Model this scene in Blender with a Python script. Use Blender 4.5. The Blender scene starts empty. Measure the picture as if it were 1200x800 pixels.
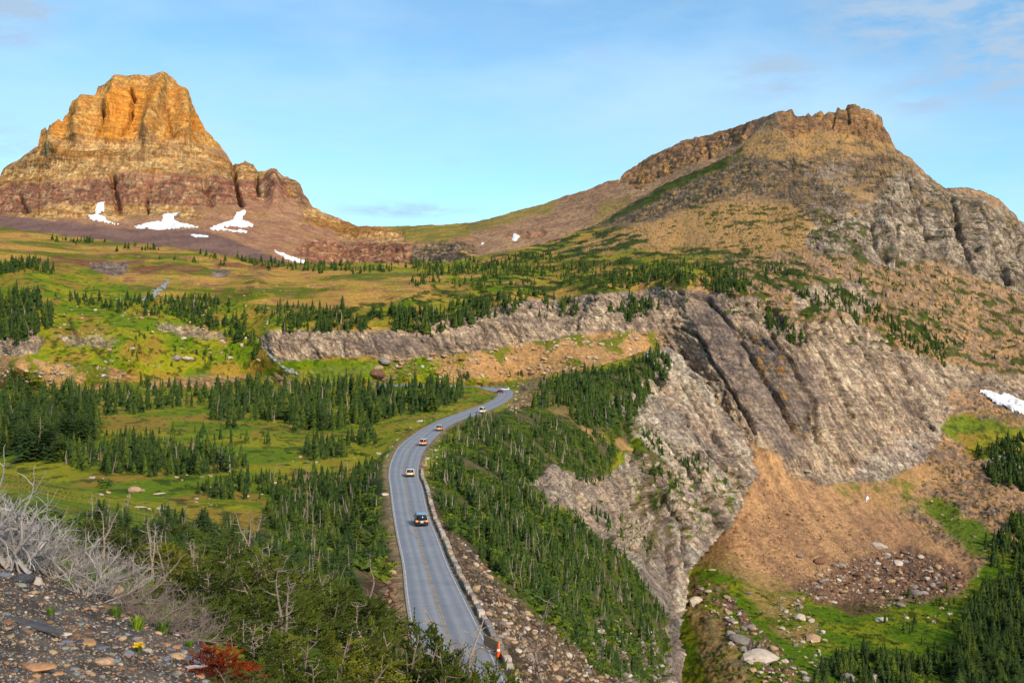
import bpy, math, random
import numpy as np
from mathutils import Vector, Matrix, Euler
R = math.radians
SC = bpy.context.scene
COL = SC.collection
rng = np.random.default_rng(7)
random.seed(7)

# ------------------------------------------------------------------ camera, sky, sun, exposure
F = 1300.0            # focal length in photograph pixels (1200 wide); camera at the origin looks along +Y
cam_d = bpy.data.cameras.new('camera')
cam = bpy.data.objects.new('camera', cam_d)
COL.objects.link(cam)
cam.rotation_euler = (R(90), 0, 0)
cam_d.sensor_width = 36.0
cam_d.lens = 36.0 * F / 1200.0
cam_d.clip_start = 0.5
cam_d.clip_end = 30000
cam_d.dof.use_dof = True
cam_d.dof.focus_distance = 300
cam_d.dof.aperture_fstop = 9.0
SC.camera = cam

SUN_EL, SUN_AZ = R(30), R(150)      # azimuth from +Y (view direction), negative = left of the view
sun_dir = Vector((math.sin(SUN_AZ) * math.cos(SUN_EL), math.cos(SUN_AZ) * math.cos(SUN_EL), math.sin(SUN_EL)))
sd = bpy.data.lights.new('sun', 'SUN')
sd.energy = 3.8
sd.angle = R(9)
sd.color = (1.0, 0.83, 0.60)
so = bpy.data.objects.new('sun', sd)
COL.objects.link(so)
so.location = (0, -50, 200)
so.rotation_euler = (-sun_dir).to_track_quat('-Z', 'Y').to_euler()

w = bpy.data.worlds.new('World')
SC.world = w
w.use_nodes = True
nt = w.node_tree
nt.nodes.clear()
def N(nt, typ, **kw):
    n = nt.nodes.new(typ)
    for k, v in kw.items():
        if k.startswith('i_'):
            n.inputs[int(k[2:])].default_value = v
        else:
            setattr(n, k, v)
    return n
L = lambda nt, a, b: nt.links.new(a, b)
sky = N(nt, 'ShaderNodeTexSky', sky_type='NISHITA', sun_disc=False)
sky.sun_elevation = SUN_EL
sky.sun_rotation = SUN_AZ
sky.altitude = 2000
sky.air_density = 1.0
sky.dust_density = 0.6
sky.ozone_density = 1.6
tc = N(nt, 'ShaderNodeTexCoord')
mp = N(nt, 'ShaderNodeMapping')
mp.inputs['Scale'].default_value = (1.0, 1.0, 3.2)
mp.inputs['Location'].default_value = (0.33, 0.1, 0.0)
n1 = N(nt, 'ShaderNodeTexNoise')
n1.inputs['Scale'].default_value = 3.0
n1.inputs['Detail'].default_value = 7
n1.inputs['Roughness'].default_value = 0.55
n2 = N(nt, 'ShaderNodeTexNoise')
n2.inputs['Scale'].default_value = 11.0
n2.inputs['Detail'].default_value = 6
L(nt, tc.outputs['Generated'], mp.inputs[0])
L(nt, mp.outputs[0], n1.inputs['Vector'])
L(nt, mp.outputs[0], n2.inputs['Vector'])
r1 = N(nt, 'ShaderNodeMapRange', i_1=0.40, i_2=0.72, i_3=0.10, i_4=0.75)
L(nt, n1.outputs[0], r1.inputs[0])
# broad pale veil
mx = N(nt, 'ShaderNodeMix', data_type='RGBA')
L(nt, r1.outputs[0], mx.inputs[0])
tint = N(nt, 'ShaderNodeMix', data_type='RGBA', blend_type='MULTIPLY')
tint.inputs[0].default_value = 1.0
tint.inputs[7].default_value = (.68, .95, .98, 1)
L(nt, sky.outputs[0], tint.inputs[6])
L(nt, tint.outputs[2], mx.inputs[6])
mx.inputs[7].default_value = (3.3, 4.6, 5.6, 1)
# small grey-blue cloud scraps
r2 = N(nt, 'ShaderNodeMapRange', i_1=0.62, i_2=0.78, i_3=0.0, i_4=0.4)
L(nt, n2.outputs[0], r2.inputs[0])
mx2 = N(nt, 'ShaderNodeMix', data_type='RGBA')
acc = None
for (x_, y_, rx, ry, amt) in ((1195, 72, .10, .045, 2.0), (1150, 12, .15, .05, 1.5), (1085, 110, .06, .025, 1.1), (905, 85, .08, .035, .9), (1060, 20, .13, .05, 1.2), (8, 12, .07, .03, 1.6), (12, 45, .035, .012, 1.0), (470, 246, .10, .012, .8), (6, 165, .05, .03, .45), (560, 30, .3, .05, .25)):
    c_ = Vector(((x_ - 600) / F, 1, (400 - y_) / F)).normalized()
    sb = N(nt, 'ShaderNodeVectorMath', operation='SUBTRACT'); L(nt, tc.outputs['Generated'], sb.inputs[0]); sb.inputs[1].default_value = c_
    dv = N(nt, 'ShaderNodeVectorMath', operation='MULTIPLY'); L(nt, sb.outputs[0], dv.inputs[0]); dv.inputs[1].default_value = (1 / rx, 1 / rx, 1 / ry)
    ln = N(nt, 'ShaderNodeVectorMath', operation='LENGTH'); L(nt, dv.outputs[0], ln.inputs[0])
    fo = N(nt, 'ShaderNodeMapRange', i_1=0.0, i_2=1.0, i_3=amt, i_4=0.0, interpolation_type='SMOOTHSTEP'); L(nt, ln.outputs['Value'], fo.inputs[0])
    if acc is None: acc = fo.outputs[0]
    else:
        mxm = N(nt, 'ShaderNodeMath', operation='MAXIMUM'); L(nt, acc, mxm.inputs[0]); L(nt, fo.outputs[0], mxm.inputs[1]); acc = mxm.outputs[0]
n3 = N(nt, 'ShaderNodeTexNoise'); n3.inputs['Scale'].default_value = 26; n3.inputs['Detail'].default_value = 6; n3.inputs['Roughness'].default_value = .6
L(nt, mp.outputs[0], n3.inputs['Vector'])
r3 = N(nt, 'ShaderNodeMapRange', i_1=.36, i_2=.62, i_3=0, i_4=1); L(nt, n3.outputs[0], r3.inputs[0])
cl_ = N(nt, 'ShaderNodeMath', operation='MULTIPLY'); L(nt, acc, cl_.inputs[0]); L(nt, r3.outputs[0], cl_.inputs[1])
cs_ = N(nt, 'ShaderNodeMath', operation='ADD', use_clamp=True); L(nt, cl_.outputs[0], cs_.inputs[0]); L(nt, r2.outputs[0], cs_.inputs[1])
L(nt, cs_.outputs[0], mx2.inputs[0])
L(nt, mx.outputs[2], mx2.inputs[6])
mx2.inputs[7].default_value = (2.3, 3.2, 4.3, 1)
bg = N(nt, 'ShaderNodeBackground')
bg.inputs[1].default_value = 0.135
out = N(nt, 'ShaderNodeOutputWorld')
L(nt, mx2.outputs[2], bg.inputs[0])
L(nt, bg.outputs[0], out.inputs[0])
SC.view_settings.view_transform = 'Standard'
SC.view_settings.look = 'None'
SC.view_settings.gamma = 1
SC.view_settings.exposure = 0.5
SC.cycles.max_bounces = 4
SC.cycles.diffuse_bounces = 2
SC.cycles.glossy_bounces = 1
SC.cycles.transparent_max_bounces = 4

# ------------------------------------------------------------------ helpers
def S(r, g, b, k=0.62):
    """a colour as the light shows it -> base colour"""
    c = np.array([r, g, b], float) / 255
    c = np.where(c <= 0.04045, c / 12.92, ((c + 0.055) / 1.055) ** 2.4)
    return c * k
def hsh(i, j, k, s):
    h = (i * 374761393 + j * 668265263 + k * 2147483647 + s * 1274126177) & 0xFFFFFFFF
    h = ((h ^ (h >> 13)) * 1274126177) & 0xFFFFFFFF
    h = ((h ^ (h >> 16)) * 2246822519) & 0xFFFFFFFF
    return h ^ (h >> 15)
GR = np.array([[1,1,0],[-1,1,0],[1,-1,0],[-1,-1,0],[1,0,1],[-1,0,1],[1,0,-1],[-1,0,-1],
               [0,1,1],[0,-1,1],[0,1,-1],[0,-1,-1],[1,1,0],[-1,1,0],[0,-1,1],[0,-1,-1]], np.float32)
def pn(x, y, z, s=0):
    """gradient noise, about -1..1"""
    x = np.asarray(x, np.float64); y = np.broadcast_to(np.asarray(y, np.float64), x.shape); z = np.broadcast_to(np.asarray(z, np.float64), x.shape)
    xi = np.floor(x).astype(np.int64); yi = np.floor(y).astype(np.int64); zi = np.floor(z).astype(np.int64)
    fx = (x - xi).astype(np.float32); fy = (y - yi).astype(np.float32); fz = (z - zi).astype(np.float32)
    u = fx*fx*fx*(fx*(fx*6-15)+10); v = fy*fy*fy*(fy*(fy*6-15)+10); q = fz*fz*fz*(fz*(fz*6-15)+10)
    r = 0
    for a in (0, 1):
        wa = u if a else 1 - u
        for b in (0, 1):
            wb = v if b else 1 - v
            for c in (0, 1):
                wc = q if c else 1 - q
                g = GR[hsh(xi + a, yi + b, zi + c, s) & 15]
                r = r + wa * wb * wc * (g[..., 0] * (fx - a) + g[..., 1] * (fy - b) + g[..., 2] * (fz - c))
    return r * 1.5
def fbm(x, y, z, o=3, s=0):
    r = 0; a = 1.0; f = 1.0
    for k in range(o):
        r = r + a * pn(x * f, y * f, z * f, s + k * 7); a *= 0.5; f *= 2.03
    return r
def worley(x, y, z, s=0):
    """distance to nearest and second nearest cell point, and a random value of the cell (blocky rock)"""
    x = np.asarray(x, np.float64); y = np.broadcast_to(np.asarray(y, np.float64), x.shape); z = np.broadcast_to(np.asarray(z, np.float64), x.shape)
    xi = np.floor(x).astype(np.int64); yi = np.floor(y).astype(np.int64); zi = np.floor(z).astype(np.int64)
    d1 = np.full(x.shape, 9.0, np.float32); d2 = d1.copy(); rv = np.zeros(x.shape, np.float32)
    for a in (-1, 0, 1):
        for b in (-1, 0, 1):
            for c in (-1, 0, 1):
                h = hsh(xi + a, yi + b, zi + c, s)
                jx = (h & 255) / 255.0; jy = ((h >> 8) & 255) / 255.0; jz = ((h >> 16) & 255) / 255.0
                d = np.sqrt((xi + a + jx - x)**2 + (yi + b + jy - y)**2 + (zi + c + jz - z)**2).astype(np.float32)
                m = d < d1
                d2 = np.where(m, d1, np.minimum(d2, d))
                rv = np.where(m, ((h >> 24) & 255) / 255.0, rv)
                d1 = np.where(m, d, d1)
    return d1, d2, rv
ss = lambda a, b, x: (lambda t: t * t * (3 - 2 * t))(np.clip((x - a) / (b - a), 0, 1))
mixc = lambda a, b, t: a + (b - a) * np.asarray(t)[..., None]
def poly_sd(px, py, poly):
    """signed distance to a polygon, negative inside"""
    P = np.asarray(poly, float)
    d = np.full(px.shape, 1e9); ins = np.zeros(px.shape, bool)
    n = len(P)
    for i in range(n):
        ax, ay = P[i]; bx, by = P[(i + 1) % n]
        ex, ey = bx - ax, by - ay
        wx, wy = px - ax, py - ay
        t = np.clip((wx * ex + wy * ey) / (ex * ex + ey * ey + 1e-9), 0, 1)
        d = np.minimum(d, (wx - ex * t)**2 + (wy - ey * t)**2)
        c = ((ay <= py) & (by > py)) | ((by <= py) & (ay > py))
        ins ^= c & (px < ex * (py - ay) / (ey if abs(ey) > 1e-9 else 1e-9) + ax)
    d = np.sqrt(d)
    return np.where(ins, -d, d)
def line_d(px, py, pts):
    d = np.full(px.shape, 1e9)
    for (ax, ay), (bx, by) in zip(pts[:-1], pts[1:]):
        ex, ey = bx - ax, by - ay
        wx, wy = px - ax, py - ay
        t = np.clip((wx * ex + wy * ey) / (ex * ex + ey * ey + 1e-9), 0, 1)
        d = np.minimum(d, np.hypot(wx - ex * t, wy - ey * t))
    return d
def P3(px, py, d):
    """the point of the place seen at photograph pixel (px, py), d metres out"""
    return np.stack([(px - 600) / F * d, d + 0 * px, -(py - 400) / F * d], -1)
def tag(o, label=None, cat=None, group=None, kind=None):
    for k, v in (('label', label), ('category', cat), ('group', group), ('kind', kind)):
        if v: o[k] = v
    return o
def mesh_np(name, V, Fq, mat=None, attrs=None, smooth=True):
    me = bpy.data.meshes.new(name)
    V = np.asarray(V, np.float32); Fq = np.asarray(Fq, np.int32)
    k = Fq.shape[1]
    me.vertices.add(len(V)); me.vertices.foreach_set('co', V.ravel())
    me.loops.add(Fq.size); me.loops.foreach_set('vertex_index', Fq.ravel())
    me.polygons.add(len(Fq)); me.polygons.foreach_set('loop_start', np.arange(len(Fq), dtype=np.int32) * k)
    me.polygons.foreach_set('loop_total', np.full(len(Fq), k, np.int32))
    me.polygons.foreach_set('use_smooth', np.full(len(Fq), smooth, bool))
    me.update(calc_edges=True)
    for an, A in (attrs or {}).items():
        A = np.asarray(A, np.float32)
        if A.ndim == 2:
            at = me.color_attributes.new(an, 'FLOAT_COLOR', 'POINT')
            at.data.foreach_set('color', np.concatenate([A, np.ones((len(A), 1), np.float32)], 1).ravel())
        else:
            at = me.attributes.new(an, 'FLOAT', 'POINT'); at.data.foreach_set('value', A)
    if mat: me.materials.append(mat)
    return me
def obj(name, me, parent=None, loc=None):
    o = bpy.data.objects.new(name, me)
    COL.objects.link(o)
    if parent: o.parent = parent
    if loc is not None: o.location = loc
    return o

# ------------------------------------------------------------------ materials
def mat_new(name, rough=0.9):
    m = bpy.data.materials.new(name); m.use_nodes = True
    b = m.node_tree.nodes['Principled BSDF']
    b.inputs['Roughness'].default_value = rough
    b.inputs['Specular IOR Level'].default_value = 0.25
    return m, m.node_tree, b
def terrain_mat(name, sc, bump=0.6, lean=0.0, crk=.62):
    """albedo from the land-cover attribute, broken up by fine procedural grain in world metres; rock gets beds and cracks"""
    m, t, b = mat_new(name, 0.95)
    b.inputs['Specular IOR Level'].default_value = 0.1
    at = N(t, 'ShaderNodeAttribute', attribute_name='cover')
    ar = N(t, 'ShaderNodeAttribute', attribute_name='rocky')
    tc = N(t, 'ShaderNodeTexCoord')
    n = N(t, 'ShaderNodeTexNoise'); n.inputs['Scale'].default_value = 1.0 / sc; n.inputs['Detail'].default_value = 5; n.inputs['Roughness'].default_value = 0.7
    L(t, tc.outputs['Object'], n.inputs['Vector'])
    mr = N(t, 'ShaderNodeMapRange', i_1=0.3, i_2=0.7, i_3=0.62, i_4=1.38)
    L(t, n.outputs[0], mr.inputs[0])
    # beds: noise squeezed in height; joints: noise drawn out in height
    mpb = N(t, 'ShaderNodeMapping'); mpb.vector_type = 'TEXTURE'; mpb.inputs['Scale'].default_value = (8 * sc, 8 * sc, .8 * sc); mpb.inputs['Rotation'].default_value = (.1, .10, 0)
    mpj = N(t, 'ShaderNodeMapping'); mpj.vector_type = 'TEXTURE'; mpj.inputs['Scale'].default_value = (.95 * sc, 1.8 * sc, 9 * sc); mpj.inputs['Rotation'].default_value = (0, lean, 0)
    nb = N(t, 'ShaderNodeTexNoise'); nb.inputs['Scale'].default_value = 1; nb.inputs['Detail'].default_value = 4; nb.inputs['Roughness'].default_value = .65
    nj = N(t, 'ShaderNodeTexNoise'); nj.inputs['Scale'].default_value = 1; nj.inputs['Detail'].default_value = 4; nj.inputs['Roughness'].default_value = .65
    for mp_, nn_ in ((mpb, nb), (mpj, nj)):
        L(t, tc.outputs['Object'], mp_.inputs[0]); L(t, mp_.outputs[0], nn_.inputs['Vector'])
    rb = N(t, 'ShaderNodeMapRange', i_1=.34, i_2=.62, i_3=.62, i_4=1.32); L(t, nb.outputs[0], rb.inputs[0])
    rj = N(t, 'ShaderNodeMapRange', i_1=.36, i_2=.60, i_3=.60, i_4=1.30); L(t, nj.outputs[0], rj.inputs[0])
    mu = N(t, 'ShaderNodeMath', operation='MULTIPLY'); L(t, rb.outputs[0], mu.inputs[0]); L(t, rj.outputs[0], mu.inputs[1])
    mk = N(t, 'ShaderNodeMix', data_type='FLOAT'); L(t, ar.outputs['Fac'], mk.inputs[0]); mk.inputs[2].default_value = 1.0; L(t, mu.outputs[0], mk.inputs[3])
    # open cracks between blocks
    mpc = N(t, 'ShaderNodeMapping'); mpc.vector_type = 'TEXTURE'; mpc.inputs['Scale'].default_value = (1.9 * sc, 3.2 * sc, 5.0 * sc); mpc.inputs['Rotation'].default_value = (0, lean, 0)
    wv = N(t, 'ShaderNodeMix', data_type='RGBA', blend_type='LINEAR_LIGHT'); wv.inputs[0].default_value = 0.6
    L(t, tc.outputs['Object'], mpc.inputs[0]); L(t, mpc.outputs[0], wv.inputs[6]); L(t, n.outputs['Color'], wv.inputs[7])
    vo = N(t, 'ShaderNodeTexVoronoi', feature='DISTANCE_TO_EDGE'); vo.inputs['Scale'].default_value = 1.0; L(t, wv.outputs[2], vo.inputs['Vector'])
    vr = N(t, 'ShaderNodeMapRange', i_1=0.0, i_2=.055, i_3=crk, i_4=1.03); L(t, vo.outputs['Distance'], vr.inputs[0])
    vk = N(t, 'ShaderNodeMix', data_type='FLOAT'); L(t, ar.outputs['Fac'], vk.inputs[0]); vk.inputs[2].default_value = 1.0; L(t, vr.outputs[0], vk.inputs[3])
    mk2 = N(t, 'ShaderNodeMath', operation='MULTIPLY'); L(t, mk.outputs[0], mk2.inputs[0]); L(t, vk.outputs[0], mk2.inputs[1])
    tot = N(t, 'ShaderNodeMath', operation='MULTIPLY'); L(t, mr.outputs[0], tot.inputs[0]); L(t, mk2.outputs[0], tot.inputs[1])
    mm = N(t, 'ShaderNodeVectorMath', operation='SCALE')
    L(t, at.outputs['Color'], mm.inputs[0]); L(t, tot.outputs[0], mm.inputs['Scale'])
    L(t, mm.outputs[0], b.inputs['Base Color'])
    bp = N(t, 'ShaderNodeBump'); bp.inputs['Strength'].default_value = bump; bp.inputs['Distance'].default_value = sc * 0.5
    L(t, tot.outputs[0], bp.inputs['Height']); L(t, bp.outputs[0], b.inputs['Normal'])
    return m
def flat_mat(name, col, rough=0.8, var=0.25, nscale=6.0, spec=0.25, metal=0, objvar=0.0, hue=0.0):
    m, t, b = mat_new(name, rough)
    b.inputs['Specular IOR Level'].default_value = spec
    b.inputs['Metallic'].default_value = metal
    tc = N(t, 'ShaderNodeTexCoord')
    n = N(t, 'ShaderNodeTexNoise'); n.inputs['Scale'].default_value = nscale; n.inputs['Detail'].default_value = 4
    L(t, tc.outputs['Object'], n.inputs['Vector'])
    mr = N(t, 'ShaderNodeMapRange', i_1=0.3, i_2=0.7, i_3=1 - var, i_4=1 + var)
    L(t, n.outputs[0], mr.inputs[0])
    oi = N(t, 'ShaderNodeObjectInfo')
    mo = N(t, 'ShaderNodeMapRange', i_1=0, i_2=1, i_3=1 - objvar, i_4=1 + objvar)
    L(t, oi.outputs['Random'], mo.inputs[0])
    mu = N(t, 'ShaderNodeMath', operation='MULTIPLY')
    L(t, mr.outputs[0], mu.inputs[0]); L(t, mo.outputs[0], mu.inputs[1])
    hs = N(t, 'ShaderNodeHueSaturation'); hs.inputs['Color'].default_value = (*col, 1)
    mh = N(t, 'ShaderNodeMapRange', i_1=0, i_2=1, i_3=0.5 + hue, i_4=0.5 - hue)
    wn = N(t, 'ShaderNodeTexWhiteNoise', noise_dimensions='1D'); L(t, oi.outputs['Random'], wn.inputs['W'])
    L(t, wn.outputs['Value'], mh.inputs[0]); L(t, mh.outputs[0], hs.inputs['Hue'])
    L(t, mu.outputs[0], hs.inputs['Value'])
    L(t, hs.outputs[0], b.inputs['Base Color'])
    return m
M = {}
M['far'] = terrain_mat('far_mountain_rock', 6.5, 0.7, 0, .85)
M['mid'] = terrain_mat('mountainside_rock_and_turf', 2.2, 0.9, -.5)
M['near'] = terrain_mat('bench_turf_and_rock', 1.5, 0.9, -.6)
M['scree'] = terrain_mat('scree_soil', 0.05, 0.8)
M['snow'] = flat_mat('old_snow', (0.72, 0.73, 0.76), 0.7, 0.18, 0.12)
M['water'] = flat_mat('stream_foam', (0.26, 0.26, 0.27), 0.3, 0.5, 0.5)

# ------------------------------------------------------------------ land cover: colour and relief of each kind of ground, in world metres
def crags(P, s, dip=0.0, slant=0.0, wb=1.0, joints=1.0, bed=1.0):
    """bedded and jointed rock: returns relief (m) and masks for cracks, beds"""
    x, y, z = P[:, 0] / s, P[:, 1] / s, P[:, 2] / s
    w1 = pn(x / 34, y / 34, z / 34, 11)
    h = z + 3.5 * w1 + dip * x
    u = x + slant * z + 2.5 * pn(x / 15, y / 15, z / 22, 12)
    yy = y * 0.35
    b1 = pn(h / 9.5, x / 160, y / 160, 13); b2 = pn(h / 3.7, x / 45, y / 45, 14); b3 = pn(h / 1.5, x / 16, y / 16, 15)
    st = bed * (1.5 * np.tanh(5 * b1) + 0.8 * np.tanh(4 * b2) + 0.3 * np.tanh(4 * b3))
    g1 = pn(u / 30, yy / 30, z / 130, 21); g2 = pn(u / 11, yy / 11, z / 80, 22); g3 = pn(u / 4.4, yy / 4.4, z / 42, 23); g4 = pn(u / 1.9, yy / 1.9, z / 15, 24)
    bt = wb * (4.2 * g1 - 3.6 * np.exp(-np.abs(g1) / 0.05)) + joints * (2.0 * g2 - 2.4 * np.exp(-np.abs(g2) / 0.06) + 1.2 * g3 - 1.6 * np.exp(-np.abs(g3) / 0.08) + .5 * g4 - .5 * np.exp(-np.abs(g4) / .1))
    d1, d2, rv = worley(u / 2.6, y / 5.0, h / 3.4, 31)
    e1, e2, ev = worley(u / 1.2, y / 2.2, h / 1.5, 32)
    blk = joints * (1.5 * (rv - 0.5) + .6 * (ev - .5) - 0.9 * np.exp(-(d2 - d1) / 0.07))
    fine = 0.4 * fbm(x / 1.4, y / 1.4, z / 1.1, 2, 41)
    crack = np.clip(0.75 * np.exp(-np.abs(g1) / .035) + .55 * np.exp(-np.abs(g2) / .045) + .35 * np.exp(-np.abs(g3) / .06) + 0.45 * np.exp(-(d2 - d1) / 0.06) + .3 * np.exp(-(e2 - e1) / .08), 0, 1)
    return (st + bt + blk + fine) * s, dict(h=h, b1=b1, b2=b2, b3=b3, g1=g1, g2=g2, g3=g3, rv=.6 * rv + .4 * ev, crack=crack, u=u, x=x, y=y, z=z)
def rockcol(m, ca, cb, cc, dark, stain=0.55):
    c = mixc(ca, cb, ss(-.35, .35, m['b2'] + .5 * m['b1']))
    c = mixc(c, cc, ss(.05, .4, pn(m['u'] / 8, m['y'] / 12, m['z'] / 60, 51)))
    c = c * (0.80 + 0.42 * m['rv'])[:, None]
    c = mixc(c, dark, stain * ss(.0, .4, pn(m['u'] / 3.5, m['y'] / 9, m['z'] / 40, 52) + .6 * pn(m['u'] / 14, m['y'] / 20, m['z'] / 90, 53)))
    return mixc(c, dark * 0.5, 0.7 * m['crack'])
def K_cliff(P, s, px, py):       # pink-grey bedded limestone
    d, m = crags(P, s, 0.10, 0.55)
    return rockcol(m, S(244,212,178), S(218,188,164), S(246,220,188), S(140,124,118), .5), d
def K_slabs(P, s, px, py):       # pale slabs of the spur
    d, m = crags(P, s * 0.8, -0.08, 0.75, 0.8, 1.1, 1.0)
    return rockcol(m, S(248,220,192), S(226,200,180), S(250,232,208), S(150,138,136), 0.5), d
def K_darkslab(P, s, px, py):    # smooth grey-brown slab with faint beds
    d, m = crags(P, s, 0.10, 0.7, 0.4, 0.7, 0.8)
    return rockcol(m, S(186,162,144), S(160,140,130), S(200,174,152), S(116,106,108), 0.45), d * .8
def K_bluerock(P, s, px, py):
    d, m = crags(P, s, 0.1, 0.6, 1.0, 1.2)
    c = rockcol(m, S(170,150,134), S(146,134,130), S(190,162,132), S(96,92,98), 0.6)
    return mixc(c, S(196,150,92), ss(.35, .6, pn(m['x'] / 6, m['y'] / 6, m['z'] / 6, 61))), d
def K_darkrock(P, s, px, py):    # dark broken rock with bushes, high on the mountain
    d, m = crags(P, s * 0.9, 0.25, 0.5, 0.7, 1.2, 0.8)
    c = rockcol(m, S(168,144,122), S(136,122,114), S(200,168,132), S(86,80,80), 0.7)
    c = mixc(c, S(204,164,108), .8 * ss(.12, .4, fbm(m['x'] / 22, m['y'] / 22, m['z'] / 14, 3, 64)))
    return mixc(c, S(92,88,54), .8 * ss(.14, .36, fbm(m['x'] / 9, m['y'] / 9, m['z'] / 9, 3, 62))), d
def K_ribs(P, s, px, py):        # big grey buttresses on the right
    d, m = crags(P, s * 1.15, 0.0, 0.30, 1.7, 1.2, 0.5)
    c = rockcol(m, S(230,204,174), S(206,182,160), S(236,216,190), S(110,100,104), 0.5)
    return mixc(c, S(104,88,60), 0.7 * ss(.2, .5, fbm(m['x'] / 12, m['y'] / 12, m['z'] / 12, 3, 63))), d
def K_cap(P, s, px, py):         # orange-brown summit tower
    d, m = crags(P, s, 0.0, 0.0, 1.2, 1.2, .7)
    c = rockcol(m, S(208,158,108), S(178,138,108), S(226,170,100), S(128,100,90), 0.5)
    return c, d
def K_ochre(P, s, px, py):       # ochre alpine slope with scattered stones
    x, y, z = P[:, 0] / s, P[:, 1] / s, P[:, 2] / s
    n = fbm(x / 14, y / 14, z / 9, 4, 71); r = fbm(x / 2.2, y / 2.2, z / 1.3, 3, 72)
    c = mixc(S(222,170,110), S(206,160,92), ss(-.3, .4, n))
    c = mixc(c, S(206,168,124), ss(.35, .6, r))
    c = mixc(c, S(110,100,60), .8 * ss(.3, .55, -r))
    return c, s * (1.2 * n + 0.7 * r)
def K_tanslope(P, s, px, py):
    x, y, z = P[:, 0] / s, P[:, 1] / s, P[:, 2] / s
    n = fbm(x / 20, y / 20, z / 9, 4, 73); r = fbm(x / 3, y / 3, z / 1.6, 3, 74)
    d1, d2, rv = worley(x / 3.3, y / 3.3, z / 1.8, 75)
    c = mixc(S(218,170,126), S(192,152,108), ss(-.3, .4, n))
    c = mixc(c, S(196,162,130), ss(.15, .5, r) * (rv > .45))
    c = mixc(c, S(100,92,54), .85 * ss(.22, .5, -r))
    rk = ss(0.1, .45, fbm(x / 11, y / 11, z / 4.5, 3, 76))
    c = mixc(c, mixc(S(150,126,110), S(190,160,136), rv), rk)
    c = c * (1 - .45 * rk * np.exp(-(d2 - d1) / .09))[:, None]
    return c, s * (2.2 * n + 0.8 * r + rk * (2.6 * rv + 1.2 * np.tanh(4 * pn((z + x * .1) / 3.2, x / 30, y / 30, 77))))
def K_grass(P, s, px, py):
    x, y, z = P[:, 0], P[:, 1], P[:, 2]
    n = fbm(x / 30, y / 42, z / 30, 4, 81); r = fbm(x / 5, y / 8, z / 5, 4, 82)
    c = mixc(S(126,150,24), S(176,170,38), ss(-.35, .35, n + .3 * r))
    c = mixc(c, S(184,148,62), .85 * ss(.08, .5, fbm(x / 22 + 9, y / 34, z / 22, 3, 83)))
    c = mixc(c, S(58,82,20), .75 * ss(.25, .6, r))
    return c, 0.35 * n + .22 * r
def K_lush(P, s, px, py):
    x, y, z = P[:, 0], P[:, 1], P[:, 2]
    n = fbm(x / 26, y / 26, z / 26, 4, 84); r = fbm(x / 4, y / 4, z / 4, 3, 85)
    c = mixc(S(104,138,18), S(150,160,30), ss(-.3, .4, n))
    c = mixc(c, S(46,70,16), .8 * ss(.2, .55, r + .4 * n))
    return c, 0.5 * n + .35 * r
def K_plateau(P, s, px, py):     # ochre and green alpine terraces
    x, y, z = P[:, 0], P[:, 1], P[:, 2]
    n = fbm(x / 90, y / 150, z / 10, 4, 86); r = fbm(x / 14, y / 30, z / 3, 3, 87)
    c = mixc(S(214,168,84), S(176,160,50), ss(-.2, .3, n))
    c = mixc(c, S(112,126,28), ss(.15, .6, n + .35 * r))
    c = mixc(c, S(176,120,88), .8 * ss(.3, .6, -r))
    led = pn(z / 4.2, x / 120, y / 120, 88)
    c = mixc(c, S(150,112,92), .7 * np.exp(-np.abs(led) / .07))
    return c, 1.2 * n + .6 * r + 1.4 * np.tanh(5 * led)
def K_redterrace(P, s, px, py):
    x, y, z = P[:, 0], P[:, 1], P[:, 2]
    r = fbm(x / 30, y / 60, z / 3, 4, 89)
    c = mixc(S(164,112,84), S(138,86,72), ss(-.3, .3, r))
    return mixc(c, S(150,136,50), ss(.15, .45, fbm(x / 60, y / 90, z / 4, 3, 90))), 2.0 * np.tanh(4 * pn(z / 5, x / 90, y / 90, 91)) + r
def K_talus(P, s, px, py):       # orange-tan talus
    x, y, z = P[:, 0], P[:, 1], P[:, 2]
    n = fbm(x / 25 + z / 60, y / 60, z / 60, 4, 92)
    d1, d2, rv = worley(x / 2.2, y / 2.2, z / 2.2, 93)
    run = pn(x / 7 + z / 14, z / 90, y / 90, 331)
    c = mixc(S(216,168,122), S(196,152,114), ss(-.3, .4, n)) * (0.78 + .44 * rv)[:, None]
    c = mixc(c, S(150,118,94), .4 * ss(.15, .5, run))
    e1, e2, ev = worley(x / 5, y / 5, z / 4, 97)
    c = c * (1 - .3 * (ev > .6) * ss(.45, .3, e1))[:, None]
    return c, .8 * n + 1.1 * rv * ss(.5, .2, d1) + 1.2 * (ev > .6) * ss(.45, .25, e1) - .5 * ss(.1, .5, run)
def K_rubble(P, s, px, py):      # blocks at a talus foot
    x, y, z = P[:, 0], P[:, 1], P[:, 2]
    d1, d2, rv = worley(x / 4.2, y / 4.2, z / 3.2, 94); e1, e2, ev = worley(x / 1.8, y / 1.8, z / 1.5, 95)
    c = mixc(S(176,134,104), S(140,114,100), rv) * (.7 + .6 * ev)[:, None]
    return c * (1 - .5 * np.exp(-(d2 - d1) / .12))[:, None], 2.6 * rv * ss(.6, .25, d1) + 1.0 * ev * ss(.6, .3, e1)
def K_tanrubble(P, s, px, py):   # pale tan talus below the cliff band
    x, y, z = P[:, 0], P[:, 1], P[:, 2]
    d1, d2, rv = worley(x / 3.0, y / 3.0, z / 2.2, 96); n = fbm(x / 22, y / 22, z / 40, 4, 97)
    c = mixc(S(214,166,112), S(184,150,92), ss(-.2, .5, n)) * (.82 + .36 * rv)[:, None]
    c = mixc(c, S(128,134,38), ss(.25, .5, n))
    return c, 1.5 * rv * ss(.5, .2, d1) + n
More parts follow.
